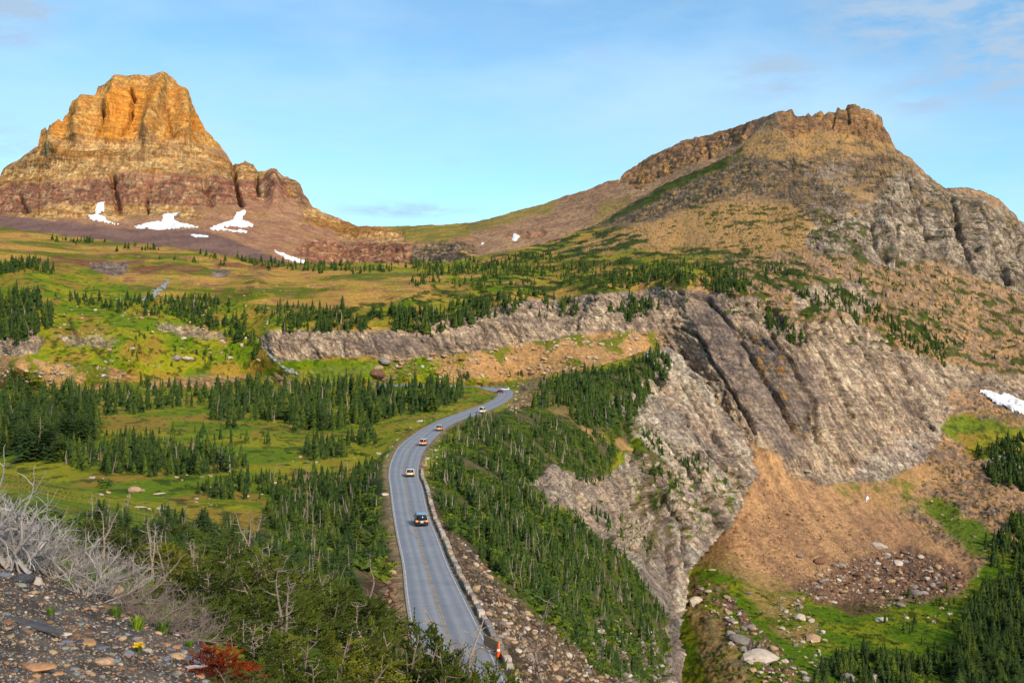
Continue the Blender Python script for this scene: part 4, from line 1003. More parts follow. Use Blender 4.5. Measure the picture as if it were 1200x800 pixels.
def car(px, py, label, paint, cat, kind='car', lit=False, face=0.0, roof=None, lane=True, zrot=None):
    """built nose towards +y, tail towards the camera"""
    L_, W_, H_ = {'car': (4.5, 1.8, 1.46), 'suv': (4.7, 1.88, 1.75), 'van': (5.4, 2.0, 2.25), 'pickup': (5.5, 1.95, 1.8)}[kind]
    bz, belt = .3, {'car': .86, 'suv': 1.0, 'van': 1.15, 'pickup': 1.05}[kind]
    p = ground(px, py)
    t_ = tag(obj({'car': 'car', 'suv': 'car', 'van': 'van', 'pickup': 'pickup_truck'}[kind], None, loc=(p[0], p[1], p[2] + .01)), label, cat, None)
    if zrot is None:
        k = np.argmin(np.linalg.norm(RC[:, :2] - p[:2], axis=1)); d = RC[min(k + 2, len(RC) - 1)] - RC[max(k - 2, 0)]
        zrot = math.atan2(d[1], d[0]) - math.pi / 2
    t_.rotation_euler = (0, 0, zrot + face)
    pm = flat_mat('car_paint', S(*paint, .9), .32, .03, 2, .6)
    rm = flat_mat('car_roof_tone', S(*(roof or paint), .9), .25, .03, 2, .7)  # roof takes a separate colour where one is given
    def ring(y, w, z0, z1, b=.12):
        return [(-w/2 + b, y, z0), (w/2 - b, y, z0), (w/2, y, z0 + b), (w/2 + .01, y, (z0 + z1) / 2), (w/2 - .03, y, z1 - b * .6), (w/2 - b, y, z1), (-w/2 + b, y, z1), (-w/2 + .03, y, z1 - b * .6), (-w/2 - .01, y, (z0 + z1) / 2), (-w/2, y, z0 + b)]
    h = L_ / 2
    hood = belt - .12
    if kind == 'pickup':
        secs = [ring(-h, W_ * .94, bz + .12, belt, .08), ring(-h + .1, W_, bz, belt + .02, .1), ring(-.5, W_, bz, belt + .02, .1), ring(.9, W_, bz, belt), ring(h - .5, W_, bz, hood + .05), ring(h, W_ * .86, bz + .1, hood - .2)]
    else:
        secs = [ring(-h, W_ * .9, bz + .12, belt - .12), ring(-h + .12, W_ * .98, bz, belt), ring(-h + .9, W_, bz - .02, belt + .02), ring(.4, W_, bz - .02, belt), ring(h - 1.3, W_, bz, belt - .02), ring(h - .4, W_ * .95, bz, hood), ring(h, W_ * .8, bz + .1, hood - .22)]
    obj('body', loft('body', secs, pm), t_)
    y0, y1, y2, y3 = {'car': (-h + .55, -h + 1.15, .55, 1.25), 'suv': (-h + .12, -h + .45, .7, 1.3), 'van': (-h + .04, -h + .2, 1.1, 1.9), 'pickup': (-.75, -.6, .75, 1.3)}[kind]
    w0, w1 = W_ - .1, W_ - .42
    gl = []
    for f in (0, 1):
        y_a = y0 + (y1 - y0) * f; y_b = y3 + (y2 - y3) * f; z = belt - .02 + (H_ - .06 - belt + .02) * f; wd = w0 + (w1 - w0) * f
        gl.append([(-wd/2, y_a, z), (wd/2, y_a, z), (wd/2, (y_a + y_b) / 2, z), (wd/2, y_b, z), (-wd/2, y_b, z), (-wd/2, (y_a + y_b) / 2, z)])
    obj('windows', loft('windows', gl, glass), t_)
    rf = []
    for z, g in ((H_ - .07, .05), (H_ - .02, .02), (H_, -.12)):
        rf.append([(-w1/2 - g, y1 - g, z), (w1/2 + g, y1 - g, z), (w1/2 + g, (y1 + y2) / 2, z + .01), (w1/2 + g, y2 + g, z), (-w1/2 - g, y2 + g, z), (-w1/2 - g, (y1 + y2) / 2, z + .01)])
    obj('roof', loft('roof', rf, rm), t_)
    for sx in (-1, 1):
        for (ya, yb) in ((y0, y1), (y3, y2)):
            me = bpy.data.meshes.new('pillar'); q = []
            for y_, z_, wd in ((ya, belt - .03, w0), (yb, H_ - .05, w1)):
                q += [(sx * (wd/2 + .012), y_ - .05, z_), (sx * (wd/2 + .012), y_ + .07, z_), (sx * (wd/2 - .09), y_ + .07, z_), (sx * (wd/2 - .09), y_ - .05 - .012, z_)]
            me.from_pydata(q, [], [(0,1,5,4), (1,2,6,5), (2,3,7,6), (3,0,4,7), (0,3,2,1), (4,5,6,7)]); me.materials.append(pm)
            obj('pillar', me, t_)
        for yw in (-h + .85, h - .9):
            wme = lathe('wheel', [(.20, -.11), (.33, -.1), (.345, 0), (.33, .1), (.20, .11)], tyre, 18)
            wo = obj('wheel', wme, t_); wo.location = (sx * (W_/2 - .11), yw, .345); wo.rotation_euler = (0, R(90), 0)
            ro = obj('rim', lathe('rim', [(.05, -.125), (.19, -.118), (.20, 0), (.19, .118), (.05, .125)], rimm, 12), wo)
        zl = belt - .18 if kind != 'van' else 1.0
        obj('tail_lamp', box_mesh('tail_lamp', .30, .10, .20 if kind != 'van' else .4, lit_l if lit else red_l, .02, (sx * (W_/2 - .22), -h + .03, zl)), t_)
        obj('mirror', box_mesh('mirror', .2, .1, .14, pm, .02, (sx * (W_/2 + .08), y3 - .25, belt + .1)), t_)
        obj('headlamp', box_mesh('headlamp', .35, .08, .14, white, .02, (sx * (W_/2 - .38), h - .1, hood - .2)), t_)
    obj('bumper', box_mesh('bumper', W_ * .9, .14, .2, trimm, .04, (0, -h - .02, .42)), t_)
    obj('number_plate', box_mesh('number_plate', .42, .02, .16, plate, .004, (0, -h - .012, .66)), t_)
    if kind == 'pickup': obj('bed', box_mesh('bed', W_ - .25, 1.75, .04, trimm, .01, (0, -h + 1.1, belt + .03)), t_)
    return t_
car(493.5, 614, 'black estate car with lit orange tail lamps, nearest on the road', (34,34,40), 'car', 'suv', lit=True, roof=(120,150,170))
car(480.5, 557.5, 'cream and silver hatchback second nearest behind the black car', (214,190,152), 'car', 'car', roof=(206,206,214))
car(496.3, 521.5, 'silver and red car on the road bend between the cream one and the tan one', (190,120,104), 'car', 'suv', roof=(210,206,200), lit=True)
car(515, 504.3, 'orange tan sport utility vehicle with pale blue roof just before the white van', (200,142,86), 'car', 'suv', roof=(160,196,214))
car(565.5, 483.5, 'tall white van driving up the bend with a dark rear window', (244,224,206), 'van', 'van', roof=(240,236,228))
car(585.5, 460.2, 'small dark red car on the hairpin beside the parked white car', (120,20,30), 'car', 'car', zrot=R(75))
car(592, 457.3, 'long white car parked at the outside of the hairpin', (238,238,240), 'car', 'suv', zrot=R(80))
car(537.5, 453.5, 'black car parked on the pull-out behind the spruces', (26,26,30), 'car', 'suv', zrot=R(60))
car(532, 453.6, 'white car parked left of the black one on the pull-out', (230,230,226), 'car', 'car', zrot=R(60))
car(517.5, 453.2, 'white van parked among the spruce tops far left on the pull-out', (236,236,238), 'van', 'van', zrot=R(60))

# ================================================================== TREES
def leaf_mat(name, col, var=.3, trans=.25):
    """foliage: per-plant tint attribute or object random, some light through"""
    m, t, b = mat_new(name, .75)
    b.inputs['Specular IOR Level'].default_value = .15
    at = N(t, 'ShaderNodeAttribute', attribute_name='tint')
    oi = N(t, 'ShaderNodeObjectInfo')
    ad = N(t, 'ShaderNodeMath', operation='ADD'); L(t, at.outputs['Fac'], ad.inputs[0]); L(t, oi.outputs['Random'], ad.inputs[1])
    fr = N(t, 'ShaderNodeMath', operation='FRACT'); L(t, ad.outputs[0], fr.inputs[0])
    cr = N(t, 'ShaderNodeValToRGB'); L(t, fr.outputs[0], cr.inputs[0])
    c = np.array(col); e = cr.color_ramp.elements
    e[0].color = (*(c * [.72, .78, .9]), 1); e[1].color = (*(c * [2.0, 1.6, .95]), 1)
    for p, k in ((.35, [.9, .95, 1.0]), (.7, [1.1, 1.12, .9])):
        el = e.new(p); el.color = (*(c * k), 1)
    tc = N(t, 'ShaderNodeTexCoord'); n = N(t, 'ShaderNodeTexNoise'); n.inputs['Scale'].default_value = 5; n.inputs['Detail'].default_value = 3
    L(t, tc.outputs['Object'], n.inputs['Vector'])
    mr = N(t, 'ShaderNodeMapRange', i_1=.3, i_2=.7, i_3=1 - var, i_4=1 + var); L(t, n.outputs[0], mr.inputs[0])
    mm = N(t, 'ShaderNodeVectorMath', operation='SCALE'); L(t, cr.outputs[0], mm.inputs[0]); L(t, mr.outputs[0], mm.inputs['Scale'])
    L(t, mm.outputs[0], b.inputs['Base Color'])
    tr = N(t, 'ShaderNodeBsdfTranslucent'); L(t, mm.outputs[0], tr.inputs[0])
    mxs = N(t, 'ShaderNodeMixShader'); mxs.inputs[0].default_value = trans
    L(t, b.outputs[0], mxs.inputs[1]); L(t, tr.outputs[0], mxs.inputs[2])
    L(t, mxs.outputs[0], t.nodes['Material Output'].inputs[0])
    return m
M['fir'] = leaf_mat('fir_needles', S(66,86,40,.85))
M['fir_near'] = leaf_mat('near_fir_needles', S(96,108,36,.68), .5)
M['bush'] = leaf_mat('low_bush_leaves', S(88,108,38,.8))
M['rust'] = leaf_mat('dead_rust_needles', S(160,66,32,.6), .4)
M['bark'] = flat_mat('grey_bark', S(132,116,100), .9, .3, 8, .1, 0, .2)
M['snag'] = flat_mat('weathered_dead_wood', S(168,152,140), .9, .25, 6, .1, 0, .22)
M['silver'] = flat_mat('silver_dead_wood', S(184,176,174,.66), .85, .3, 3, .15, 0, .1)
M['twig'] = flat_mat('grey_brown_twigs', S(152,134,128,.62), .9, .3, 3, .1, 0, .15)
M['yellow_fl'] = flat_mat('yellow_petals', S(238,186,30,.8), .7, .2, 9)
M['tuft'] = leaf_mat('tuft_blades', S(110,140,48,.8))

class Geo:
    def __init__(s): s.V = []; s.T = []; s.n = 0
    def add(s, V, T):
        V = np.asarray(V, float); s.V.append(V); s.T.append(np.asarray(T, int) + s.n); s.n += len(V)
    def arr(s): return np.concatenate(s.V), np.concatenate(s.T)
def tube(g, pts, rad, sides=3):
    pts = np.asarray(pts, float); n = len(pts)
    d = np.gradient(pts, axis=0); d /= np.linalg.norm(d, axis=1, keepdims=True) + 1e-9
    ref = np.array([.31, .17, .93]) if abs(d[0][2]) < .8 else np.array([.95, .2, .1])
    u = np.cross(d, ref); u /= np.linalg.norm(u, axis=1, keepdims=True) + 1e-9; v = np.cross(d, u)
    a = np.arange(sides) * 2 * math.pi / sides
    V = pts[:, None] + np.asarray(rad)[:, None, None] * (np.cos(a)[None, :, None] * u[:, None] + np.sin(a)[None, :, None] * v[:, None])
    T = []
    for i in range(n - 1):
        for k in range(sides):
            p, q = i * sides + k, i * sides + (k + 1) % sides
            T += [(p, q, q + sides), (p, q + sides, p + sides)]
    g.add(V.reshape(-1, 3), T)
def conifer(seed, whorls, nb, slim=.17, jag=3, base=.06, skew=.0):
    """unit-height subalpine fir: trunk arrays and crown arrays"""
    r = np.random.default_rng(seed)
    tr = Geo(); cr = Geo()
    lean = r.normal(size=2) * .02
    zs = np.linspace(0, .96, 4)
    tube(tr, [(lean[0] * z * z, lean[1] * z * z, z) for z in zs], [.018, .014, .009, .003], 5)
    V = []; T = []
    n = 0
    for w_ in range(whorls):
        f = w_ / (whorls - 1)
        z = base + (1 - base - .02) * f ** .9
        rad = slim * ((1 - f) ** .75 * .95 + .05) * (.75 + .5 * r.random())
        if f > .85: rad *= .8
        m = max(3, int(nb * (1 - .35 * f)))
        a0 = r.random() * 6.28
        for k in range(m):
            if r.random() < .10: continue
            a = a0 + 6.283 * k / m + r.normal() * .18
            rr = rad * (.65 + .6 * r.random()) * (1 + skew * math.cos(a))
            dr = (-.35 + .5 * f) * rr + r.normal() * .006
            ca, sa = math.cos(a), math.sin(a)
            wd = rr * .36 + .006
            c = np.array([lean[0] * z * z, lean[1] * z * z, z])
            def pt(t, s_, up=0): return c + np.array([ca * rr * t - sa * wd * s_, sa * rr * t + ca * wd * s_, dr * t * t + up])
            p = [pt(.05, 0, .02), pt(.5, -1, -.012), pt(.5, 1, -.012), pt(.62, 0, .008), pt(.85, -.55, -.012), pt(.85, .55, -.012), pt(1.05, 0, .0)]
            V += p; T += [(n, n+1, n+3), (n, n+3, n+2), (n+3, n+4, n+6), (n+3, n+6, n+5)]
            n += 7
            if jag > 2:
                p = [pt(.3, -.2), pt(.75, -1.25, -.02), pt(.55, -.2), pt(.3, .2), pt(.7, 1.3, -.02), pt(.55, .2)]
                V += p; T += [(n, n+1, n+2), (n+3, n+5, n+4)]; n += 6
    m = 6; b0 = n                                          # dense inner needles round the stem
    for f in (base * .6, .3, .6, .92):
        for k in range(m):
            a = k * 6.283 / m + f * 4
            rr = slim * .5 * (1 - f) ** .8 * (.8 + .4 * r.random())
            V.append((math.cos(a) * rr, math.sin(a) * rr, f)); n += 1
    for i in range(3):
        for k in range(m):
            p, q = b0 + i * m + k, b0 + i * m + (k + 1) % m
            T += [(p, q, q + m), (p, q + m, p + m)]
    V += [(lean[0], lean[1], 1.0)] + [(math.cos(a) * .012, math.sin(a) * .012, .9) for a in (0, 2.1, 4.2)]
    T += [(n, n+1, n+2), (n, n+2, n+3), (n, n+3, n+1)]
    cr.add(V, T)
    return tr.arr(), cr.arr()
def snag_arr(seed, nbr=14, thick=.016):
    r = np.random.default_rng(seed); g = Geo()
    bend = r.normal(size=2) * .05
    P_ = lambda z: np.array([bend[0] * z * z + .01 * math.sin(z * 9 + seed), bend[1] * z * z + .01 * math.cos(z * 7 + seed), z])
    zs = np.linspace(0, 1, 7); tube(g, [P_(z) for z in zs], [thick * (1.1 - z) + .002 for z in zs], 4)
    for k in range(nbr):
        z = .15 + .8 * r.random(); a = r.random() * 6.28; l = (.05 + .16 * r.random()) * (1.15 - z)
        d = np.array([math.cos(a), math.sin(a), r.uniform(-.3, .5)])
        p0 = P_(z); tube(g, [p0, p0 + d * l * .6, p0 + d * l + np.array([0, 0, l * .15])], [.005, .0035, .0015], 3)
    return g.arr()
def me_tri(name, VT, mat, tint=None, smooth=False):
    return mesh_np(name, VT[0], VT[1], mat, {'tint': tint} if tint is not None else None, smooth)

NEARV = [conifer(i, 17, 8, (.17, .21, .26, .19, .29)[i], 3, .05, (0, .15, 0, .25, .1)[i]) for i in range(5)]
TINYV = [conifer(40 + i, 4, 3, (.24, .30, .36)[i], 2, .02) for i in range(3)]
FARV = [conifer(20 + i, 6, 4, (.19, .26, .22, .30)[i], 2, .02) for i in range(4)]
NEAR_M = [(me_tri('trunk', t_, M['bark']), me_tri('crown', c_, M['fir'])) for t_, c_ in NEARV]
SNAG_V = [snag_arr(i, 12 + i) for i in range(6)]
SNAG_M = [me_tri('dead_tree', v, M['snag']) for v in SNAG_V]
SNAG_F = [snag_arr(50 + i, 4, .03) for i in range(4)]

# stands of trees: (sheet, outline of where they root, trees per 1000 px2, height m, clump size m, clump threshold, share of snags, label, group)
FOREST = [
 (C, [(500,560),(500,535),(516,512),(545,494),(600,480),(640,490),(700,510),(736,530),(740,548),(700,566),(640,545),(620,575),(560,600),(510,590)], 60, 5.0, 12, .0, .2, 'dark green fir on the wooded spur between the road and the tan outcrop', 'firs on the upper wooded spur'),
 (C, [(508,590),(560,590),(620,578),(680,615),(740,660),(772,700),(784,745),(770,752),(700,700),(650,690),(600,660),(550,640),(522,620)], 60, 5.6, 12, -.14, .24, 'green fir on the steep slope below the tan outcrop', 'firs on the steep slope below the outcrop'),
 (C, [(548,640),(600,660),(650,690),(700,710),(770,745),(760,790),(720,800),(690,770),(640,725),(590,680),(556,655)], 50, 4.8, 12, -.12, .24, 'green fir on the lower slope above the stony road fill', 'firs above the stony road fill'),
 (C, [(616,482),(640,450),(700,436),(745,436),(768,450),(752,480),(735,505),(700,508),(650,480)], 46, 6.5, 22, -.5, .04, 'dark fir on the knoll beyond the hairpin', 'firs on the knoll beyond the hairpin'),
 (C, [(740,425),(775,412),(788,425),(785,445),(760,442)], 60, 6.5, 20, -.9, .02, 'dark fir in the small clump above the pale slabs', 'firs in the clump above the slabs'),
 (C, [(750,500),(790,520),(830,545),(826,565),(800,565),(780,580),(750,545)], 60, 5.0, 14, -.12, .0, 'small fir rooted on ledges of the pale spur cliff', 'firs on ledges of the spur cliff'),
 (C, [(690,600),(760,610),(770,650),(740,665)], 40, 4.0, 12, -.05, .0, 'small fir rooted on ledges of the pale spur cliff', 'firs on ledges of the spur cliff'),
 (C, [(0,452),(60,452),(100,462),(118,475),(122,500),(105,520),(70,545),(20,540),(-60,540),(-60,455)], 34, 10.0, 40, -.25, .03, 'dark spruce in the tall stand at the left edge of the meadow', 'spruces of the tall stand at the meadow edge'),
 (C, [(80,470),(120,450),(200,448),(262,445),(262,470),(200,480),(150,486),(100,490)], 34, 7.5, 40, -.02, .03, 'dark spruce in the loose stand at the back of the meadow', 'spruces at the back of the meadow'),
 (C, [(250,500),(246,470),(275,450),(430,450),(545,455),(545,464),(520,478),(470,492),(410,503),(330,507)], 46, 8.5, 40, -.32, .05, 'dark spruce in the dense grove between meadow and road', 'spruces of the dense grove beside the road'),
 (C, [(70,528),(130,520),(230,528),(300,545),(300,554),(240,556),(150,560),(80,548)], 40, 5.0, 14, -.4, .10, 'small dark fir in the band across the middle of the meadow', 'firs in the band across the meadow'),
 (C, [(80,505),(200,505),(310,508),(330,522),(280,526),(150,516)], 14, 4.0, 12, .0, .05, 'small dark fir in the band across the middle of the meadow', 'firs in the band across the meadow'),
 (C, [(350,530),(375,520),(400,528),(410,540),(370,540)], 50, 5.0, 14, -.9, .05, 'round dark fir in the small clump by the road curve', 'firs in the clump by the road curve'),
 (C, [(405,515),(440,505),(442,520),(410,524)], 45, 5.5, 14, -.9, .0, 'round dark fir in the small clump by the road curve', 'firs in the clump by the road curve'),
 (C, [(220,575),(290,562),(340,560),(330,585),(260,585)], 34, 3.6, 10, -.3, .05, 'low fir at the near side of the meadow', 'low firs at the near side of the meadow'),
 (C, [(310,600),(340,565),(400,550),(440,548),(449,560),(450,590),(455,625),(462,655),(450,668),(420,664),(380,658),(330,640)], 40, 5.2, 14, -.6, .26, 'fir among grey snags on the left bank of the road', 'firs on the left bank of the road'),
 (C, [(100,615),(180,625),(290,650),(300,665),(200,650),(100,632)], 26, 3.6, 8, -.4, .40, 'short fir at the near rim of the meadow', 'firs at the near rim of the meadow'),
 (C, [(150,640),(300,662),(400,672),(440,700),(400,720),(300,700),(180,670)], 15, 3.2, 8, -.5, .30, 'short fir on the slope under the viewpoint', 'firs on the slope under the viewpoint'),
 (B, [(-60,345),(0,345),(50,352),(62,366),(58,384),(20,398),(-60,400)], 50, 11.0, 40, -.9, .03, 'dark spruce of the dense wood on the bluff at the left edge', 'spruces on the bluff at the left edge'),
 (B, [(-60,305),(0,308),(40,306),(66,318),(50,322),(0,322),(-60,322)], 60, 9.0, 60, -.4, .0, 'dark spruce in the far patch above the left bluff', 'spruces in the patch above the bluff'),
 (B, [(60,345),(160,350),(260,352),(268,375),(230,372),(160,368),(80,356)], 50, 7.0, 22, -.1, .02, 'small dark spruce on the terraces left of the cascade', 'spruces on the left terraces'),
 (B, [(190,352),(262,350),(290,378),(314,415),(306,424),(270,400),(200,372)], 40, 8.0, 26, -.25, .04, 'dark spruce on the rib left of the lower cascade', 'spruces left of the lower cascade'),
 (B, [(120,380),(220,380),(280,410),(300,430),(200,430),(140,410)], 14, 4.0, 16, .12, .0, 'small dark spruce on the terraces left of the cascade', 'spruces on the left terraces'),
 (B, [(300,362),(400,358),(430,384),(380,390),(320,386)], 44, 8.0, 26, -.3, .04, 'dark spruce along the left top of the cliff band', 'spruces on the left top of the cliff band'),
 (B, [(430,368),(520,362),(600,342),(642,336),(640,352),(600,364),(540,380),(500,390),(436,388)], 46, 8.5, 40, -.35, .03, 'dark spruce along the top of the middle cliff band', 'spruces on the middle cliff band'),
 (B, [(620,352),(680,350),(680,368),(630,372)], 40, 7.0, 20, -.2, .0, 'dark spruce along the top of the middle cliff band', 'spruces on the middle cliff band'),
 (B, [(690,330),(770,325),(790,345),(780,365),(740,378),(712,362)], 46, 7.5, 40, -.3, .02, 'dark spruce above the right end of the cliff band', 'spruces above the right end of the cliff band'),
 (B, [(480,312),(640,312),(760,306),(870,318),(900,345),(860,348),(780,328),(700,334),(640,332),(560,340),(480,334)], 70, 6.5, 46, -.22, .0, 'distant dark spruce on the high terraces', 'spruces on the high terraces'),
 (B, [(60,278),(100,282),(200,294),(320,308),(560,306),(700,290),(700,300),(560,318),(400,320),(260,314),(160,300),(60,284)], 80, 7.0, 60, -.1, .0, 'distant dark spruce at the foot of the moraine', 'spruces at the foot of the moraine'),
 (B, [(690,268),(740,240),(820,205),(870,182),(872,196),(800,230),(740,262),(640,300),(600,305)], 30, 4.0, 40, -.1, .0, 'distant dark spruce on the high spur', 'spruces on the high spur'),
 (B, [(900,300),(960,330),(1010,350),(1100,395),(1110,430),(1060,410),(1000,380),(930,345),(890,320)], 44, 5.5, 26, -.1, .0, 'dark spruce on the ledges of the big right mountain', 'spruces on ledges of the right mountain'),
 (B, [(885,355),(910,360),(945,395),(935,402),(900,385)], 60, 5.5, 26, -.4, .0, 'dark spruce on the ledges of the big right mountain', 'spruces on ledges of the right mountain'),
 (B, [(950,290),(1200,340),(1200,440),(1050,400)], 12, 4.5, 18, .08, .0, 'dark spruce on the ledges of the big right mountain', 'spruces on ledges of the right mountain'),
 (B, [(780,240),(900,215),(1040,200),(1080,250),(1000,300),(900,260)], 9, 4.0, 22, .08, .0, 'distant dark spruce on the high spur', 'spruces on the high spur'),
 (B, [(1140,530),(1200,510),(1260,520),(1260,575),(1200,575),(1160,560)], 55, 7.0, 30, -.6, .0, 'dark fir in the thicket below the large right snow patch', 'firs below the right snow patch'),
 (B, [(1155,640),(1185,615),(1260,600),(1260,665),(1160,662)], 55, 7.0, 30, -.6, .0, 'dark fir in the thicket on the valley side', 'firs on the valley side'),
 (B, [(1135,720),(1160,680),(1260,650),(1260,860),(1120,860),(1120,780)], 40, 9.5, 30, -.8, .0, 'dark spruce in the valley wood in the lower right corner', 'spruces of the valley wood'),
 (B, [(960,780),(1010,765),(1080,772),(1130,765),(1140,860),(940,860)], 32, 6.5, 24, -.35, .0, 'dark spruce along the bottom of the valley meadow', 'spruces at the bottom of the valley meadow'),
 (B, [(1020,700),(1140,690),(1130,770),(1070,762),(1040,735)], 12, 4.5, 14, .05, .0, 'small fir scattered on the valley meadow', 'small firs on the valley meadow'),
 (C, [(610,450),(660,430),(690,430),(640,448)], 20, 5.0, 14, -.2, .0, 'dark fir on the knoll beyond the hairpin', 'firs on the knoll beyond the hairpin'),
 (B, [(480,440),(560,436),(640,434),(700,430),(690,440),(600,447),(480,448)], 16, 4.0, 14, .05, .0, 'small fir at the foot of the sunlit talus', 'firs at the foot of the talus'),
]
trees = []; snags = []
r_ = np.random.default_rng(99)
for (sh, poly, dens, hh, cs, th, sn, lab, grp) in FOREST:
    P_ = np.array(poly, float); lo, hi = P_.min(0), P_.max(0)
    n = int((hi[0] - lo[0]) * (hi[1] - lo[1]) * dens * (1.35 if 'spur' in grp or 'outcrop' in grp or 'fill' in grp or 'bank' in grp else 1.45) / 1000)
    px = r_.uniform(lo[0], hi[0], n); py = r_.uniform(lo[1], hi[1], n)
    jx = 5 * pn(px / 22, py / 14, px * 0 + .4, 401); jy = 3 * pn(px / 22, py / 14, px * 0 + 7.4, 402)
    ok = (poly_sd(px + jx, py + jy, poly) < 0) & sh.has(px, py)
    px, py = px[ok], py[ok]; q = sh.at(px, py)
    if sh is B:
        ok = (poly_sd(px, py, spur) > 1) | (py < 450); px, py, q = px[ok], py[ok], q[ok]
    cl = fbm(q[:, 0] / cs, q[:, 1] / cs, q[:, 2] / cs, 3, 403)
    ok = cl > th; px, py, q, cl = px[ok], py[ok], q[ok], cl[ok]
    i, j = sh.ij(px, py)
    rd = sh.road_d[i, j] if sh is C else np.full(len(px), 99.)
    for k in range(len(px)):
        if rd[k] < 2.2: continue
        h = hh * (.38 + .85 * r_.random() ** 1.3) * (1 + .25 * min(.6, cl[k] - th))
        if rd[k] < 5: h *= .6
        h = min(h, (34 + 22 * r_.random()) * q[k][1] / F)
        if 'left bank' in grp or 'spur' in grp or 'outcrop' in grp or 'fill' in grp: h *= .68
        rec = (h / q[k][1], q[k], h, lab, grp, px[k], py[k])
        (snags if r_.random() < sn else trees).append(rec)
trees.sort(key=lambda a: -a[0]); snags.sort(key=lambda a: -a[0])
inview = lambda r: 0 < r[5] < 1200 and r[6] < 800 + 1300 * r[0]
def sink(p, h): return (p[0], p[1], p[2] - .12 - .01 * h)
def plant_individuals(recs, n, f):
    used = 0; rest = []
    for r in recs:
        if used < n and inview(r): f(r); used += 1
        else: rest.append(r)
    return rest
def one_tree(r):
    t_ = obj('conifer', None, loc=sink(r[1], r[2])); tag(t_, r[3], 'tree', r[4])
    w_ = random.uniform(.95, 2.0)
    t_.scale = (r[2] * w_, r[2] * w_, r[2]); t_.rotation_euler = (random.gauss(0, .03), random.gauss(0, .03), random.uniform(0, 6.28))
    a, b = random.choice(NEAR_M)
    obj('trunk', a, t_); obj('crown', b, t_)
def one_snag(r):
    o = obj('dead_tree', random.choice(SNAG_M), loc=sink(r[1], r[2])); h = r[2] * .95
    o.scale = (h * 1.3, h * 1.3, h); o.rotation_euler = (random.gauss(0, .09), random.gauss(0, .09), random.uniform(0, 6.28))
    l2 = r[3].replace('dark green fir', 'snag').replace('round dark fir', 'snag').replace('small dark fir', 'snag').replace('green fir', 'snag').replace('dark fir', 'snag').replace('dark spruce', 'snag').replace('short fir', 'snag').replace('low fir', 'snag').replace('fir among grey snags', 'snag among firs').replace('small fir', 'snag')
    l2 = l2.replace('snag', 'bare grey snag', 1)
    tag(o, l2, 'dead tree', 'grey snags: ' + r[4])
t_rest = plant_individuals(trees, 285, one_tree)
s_rest = plant_individuals(snags, 240, one_snag)
def joined(name, recs, variants, mat, wide=1.0, tilt=.03):
    Vs, Ts, Tn = [], [], []; off = 0
    for r in recs:
        V, T = variants[r_.integers(len(variants))]
        a = r_.random() * 6.28; c, s_ = math.cos(a), math.sin(a); w_ = wide * r_.uniform(.9, 1.8)
        q = np.stack([(V[:, 0] * c - V[:, 1] * s_) * w_ + V[:, 2] * r_.normal() * tilt, (V[:, 0] * s_ + V[:, 1] * c) * w_ + V[:, 2] * r_.normal() * tilt, V[:, 2]], 1) * r[2] + np.array(sink(r[1], r[2]))
        Vs.append(q); Ts.append(T + off); off += len(V); Tn.append(np.full(len(V), r_.random()))
    me = mesh_np(name, np.concatenate(Vs), np.concatenate(Ts), mat, {'tint': np.concatenate(Tn)}, False)
    return tag(obj(name, me), kind='stuff')
cut_ = 1500
joined('distant_forest', t_rest[:cut_], [c_ for t_, c_ in FARV], M['fir'])
joined('distant_forest', t_rest[cut_:], [c_ for t_, c_ in TINYV], M['fir'])
if s_rest: joined('distant_snags', s_rest, SNAG_F, M['snag'], 1.3, .08)
print('TREES', len(trees), 'SNAGS', len(snags))

# low bushes under and between the trees
def bush_arr(seed, n=34):
    r = np.random.default_rng(seed); V = []; T = []
    for k in range(n):
        d = r.normal(size=3); d /= np.linalg.norm(d); d[2] = abs(d[2]) * .75
        p = d * (.32 + .2 * r.random()); t1 = np.cross(d, r.normal(size=3)); t1 /= np.linalg.norm(t1); t2 = np.cross(d, t1) * .6 + d * .5
        s_ = .12 + .10 * r.random()
        V += [p - t1 * s_, p + t1 * s_, p + t2 * s_ * 2.0]; T.append((3*k, 3*k+1, 3*k+2))
    return np.array(V), np.array(T)
BUSH = [bush_arr(i) for i in range(4)]
BUSHES = [
 (C, [(500,560),(545,494),(600,476),(640,445),(775,412),(790,440),(740,520),(700,565),(640,545),(622,575),(740,650),(785,730),(785,800),(700,790),(620,710),(540,640),(508,600)], 46, 1.5, -.2),
 (C, [(310,600),(340,565),(445,545),(452,590),(464,660),(440,668),(380,658),(320,640)], 40, 1.5, -.3),
 (C, [(0,590),(100,605),(290,640),(400,668),(440,690),(420,740),(480,790),(0,790)], 14, 1.2, -.5),
 (C, [(0,470),(540,458),(440,540),(300,600),(0,560)], 8, 1.3, .15),
 (C, [(700,590),(760,500),(840,540),(800,640),(780,790),(700,790)], 9, 1.2, .15),
 (B, [(60,330),(320,360),(320,430),(60,430)], 14, 2.0, .1),
 (B, [(480,305),(900,295),(1010,340),(1140,400),(1100,430),(900,380),(780,350),(480,350)], 22, 2.6, .08),
 (B, [(760,260),(1060,200),(1190,260),(1190,440),(1000,330),(820,300)], 14, 3.0, .08),
 (B, [(800,690),(1000,700),(1180,690),(1260,650),(1260,860),(800,860)], 16, 1.8, .12),
 (B, [(1050,580),(1200,500),(1200,660),(1120,650)], 12, 1.6, .15),
]
recs = []
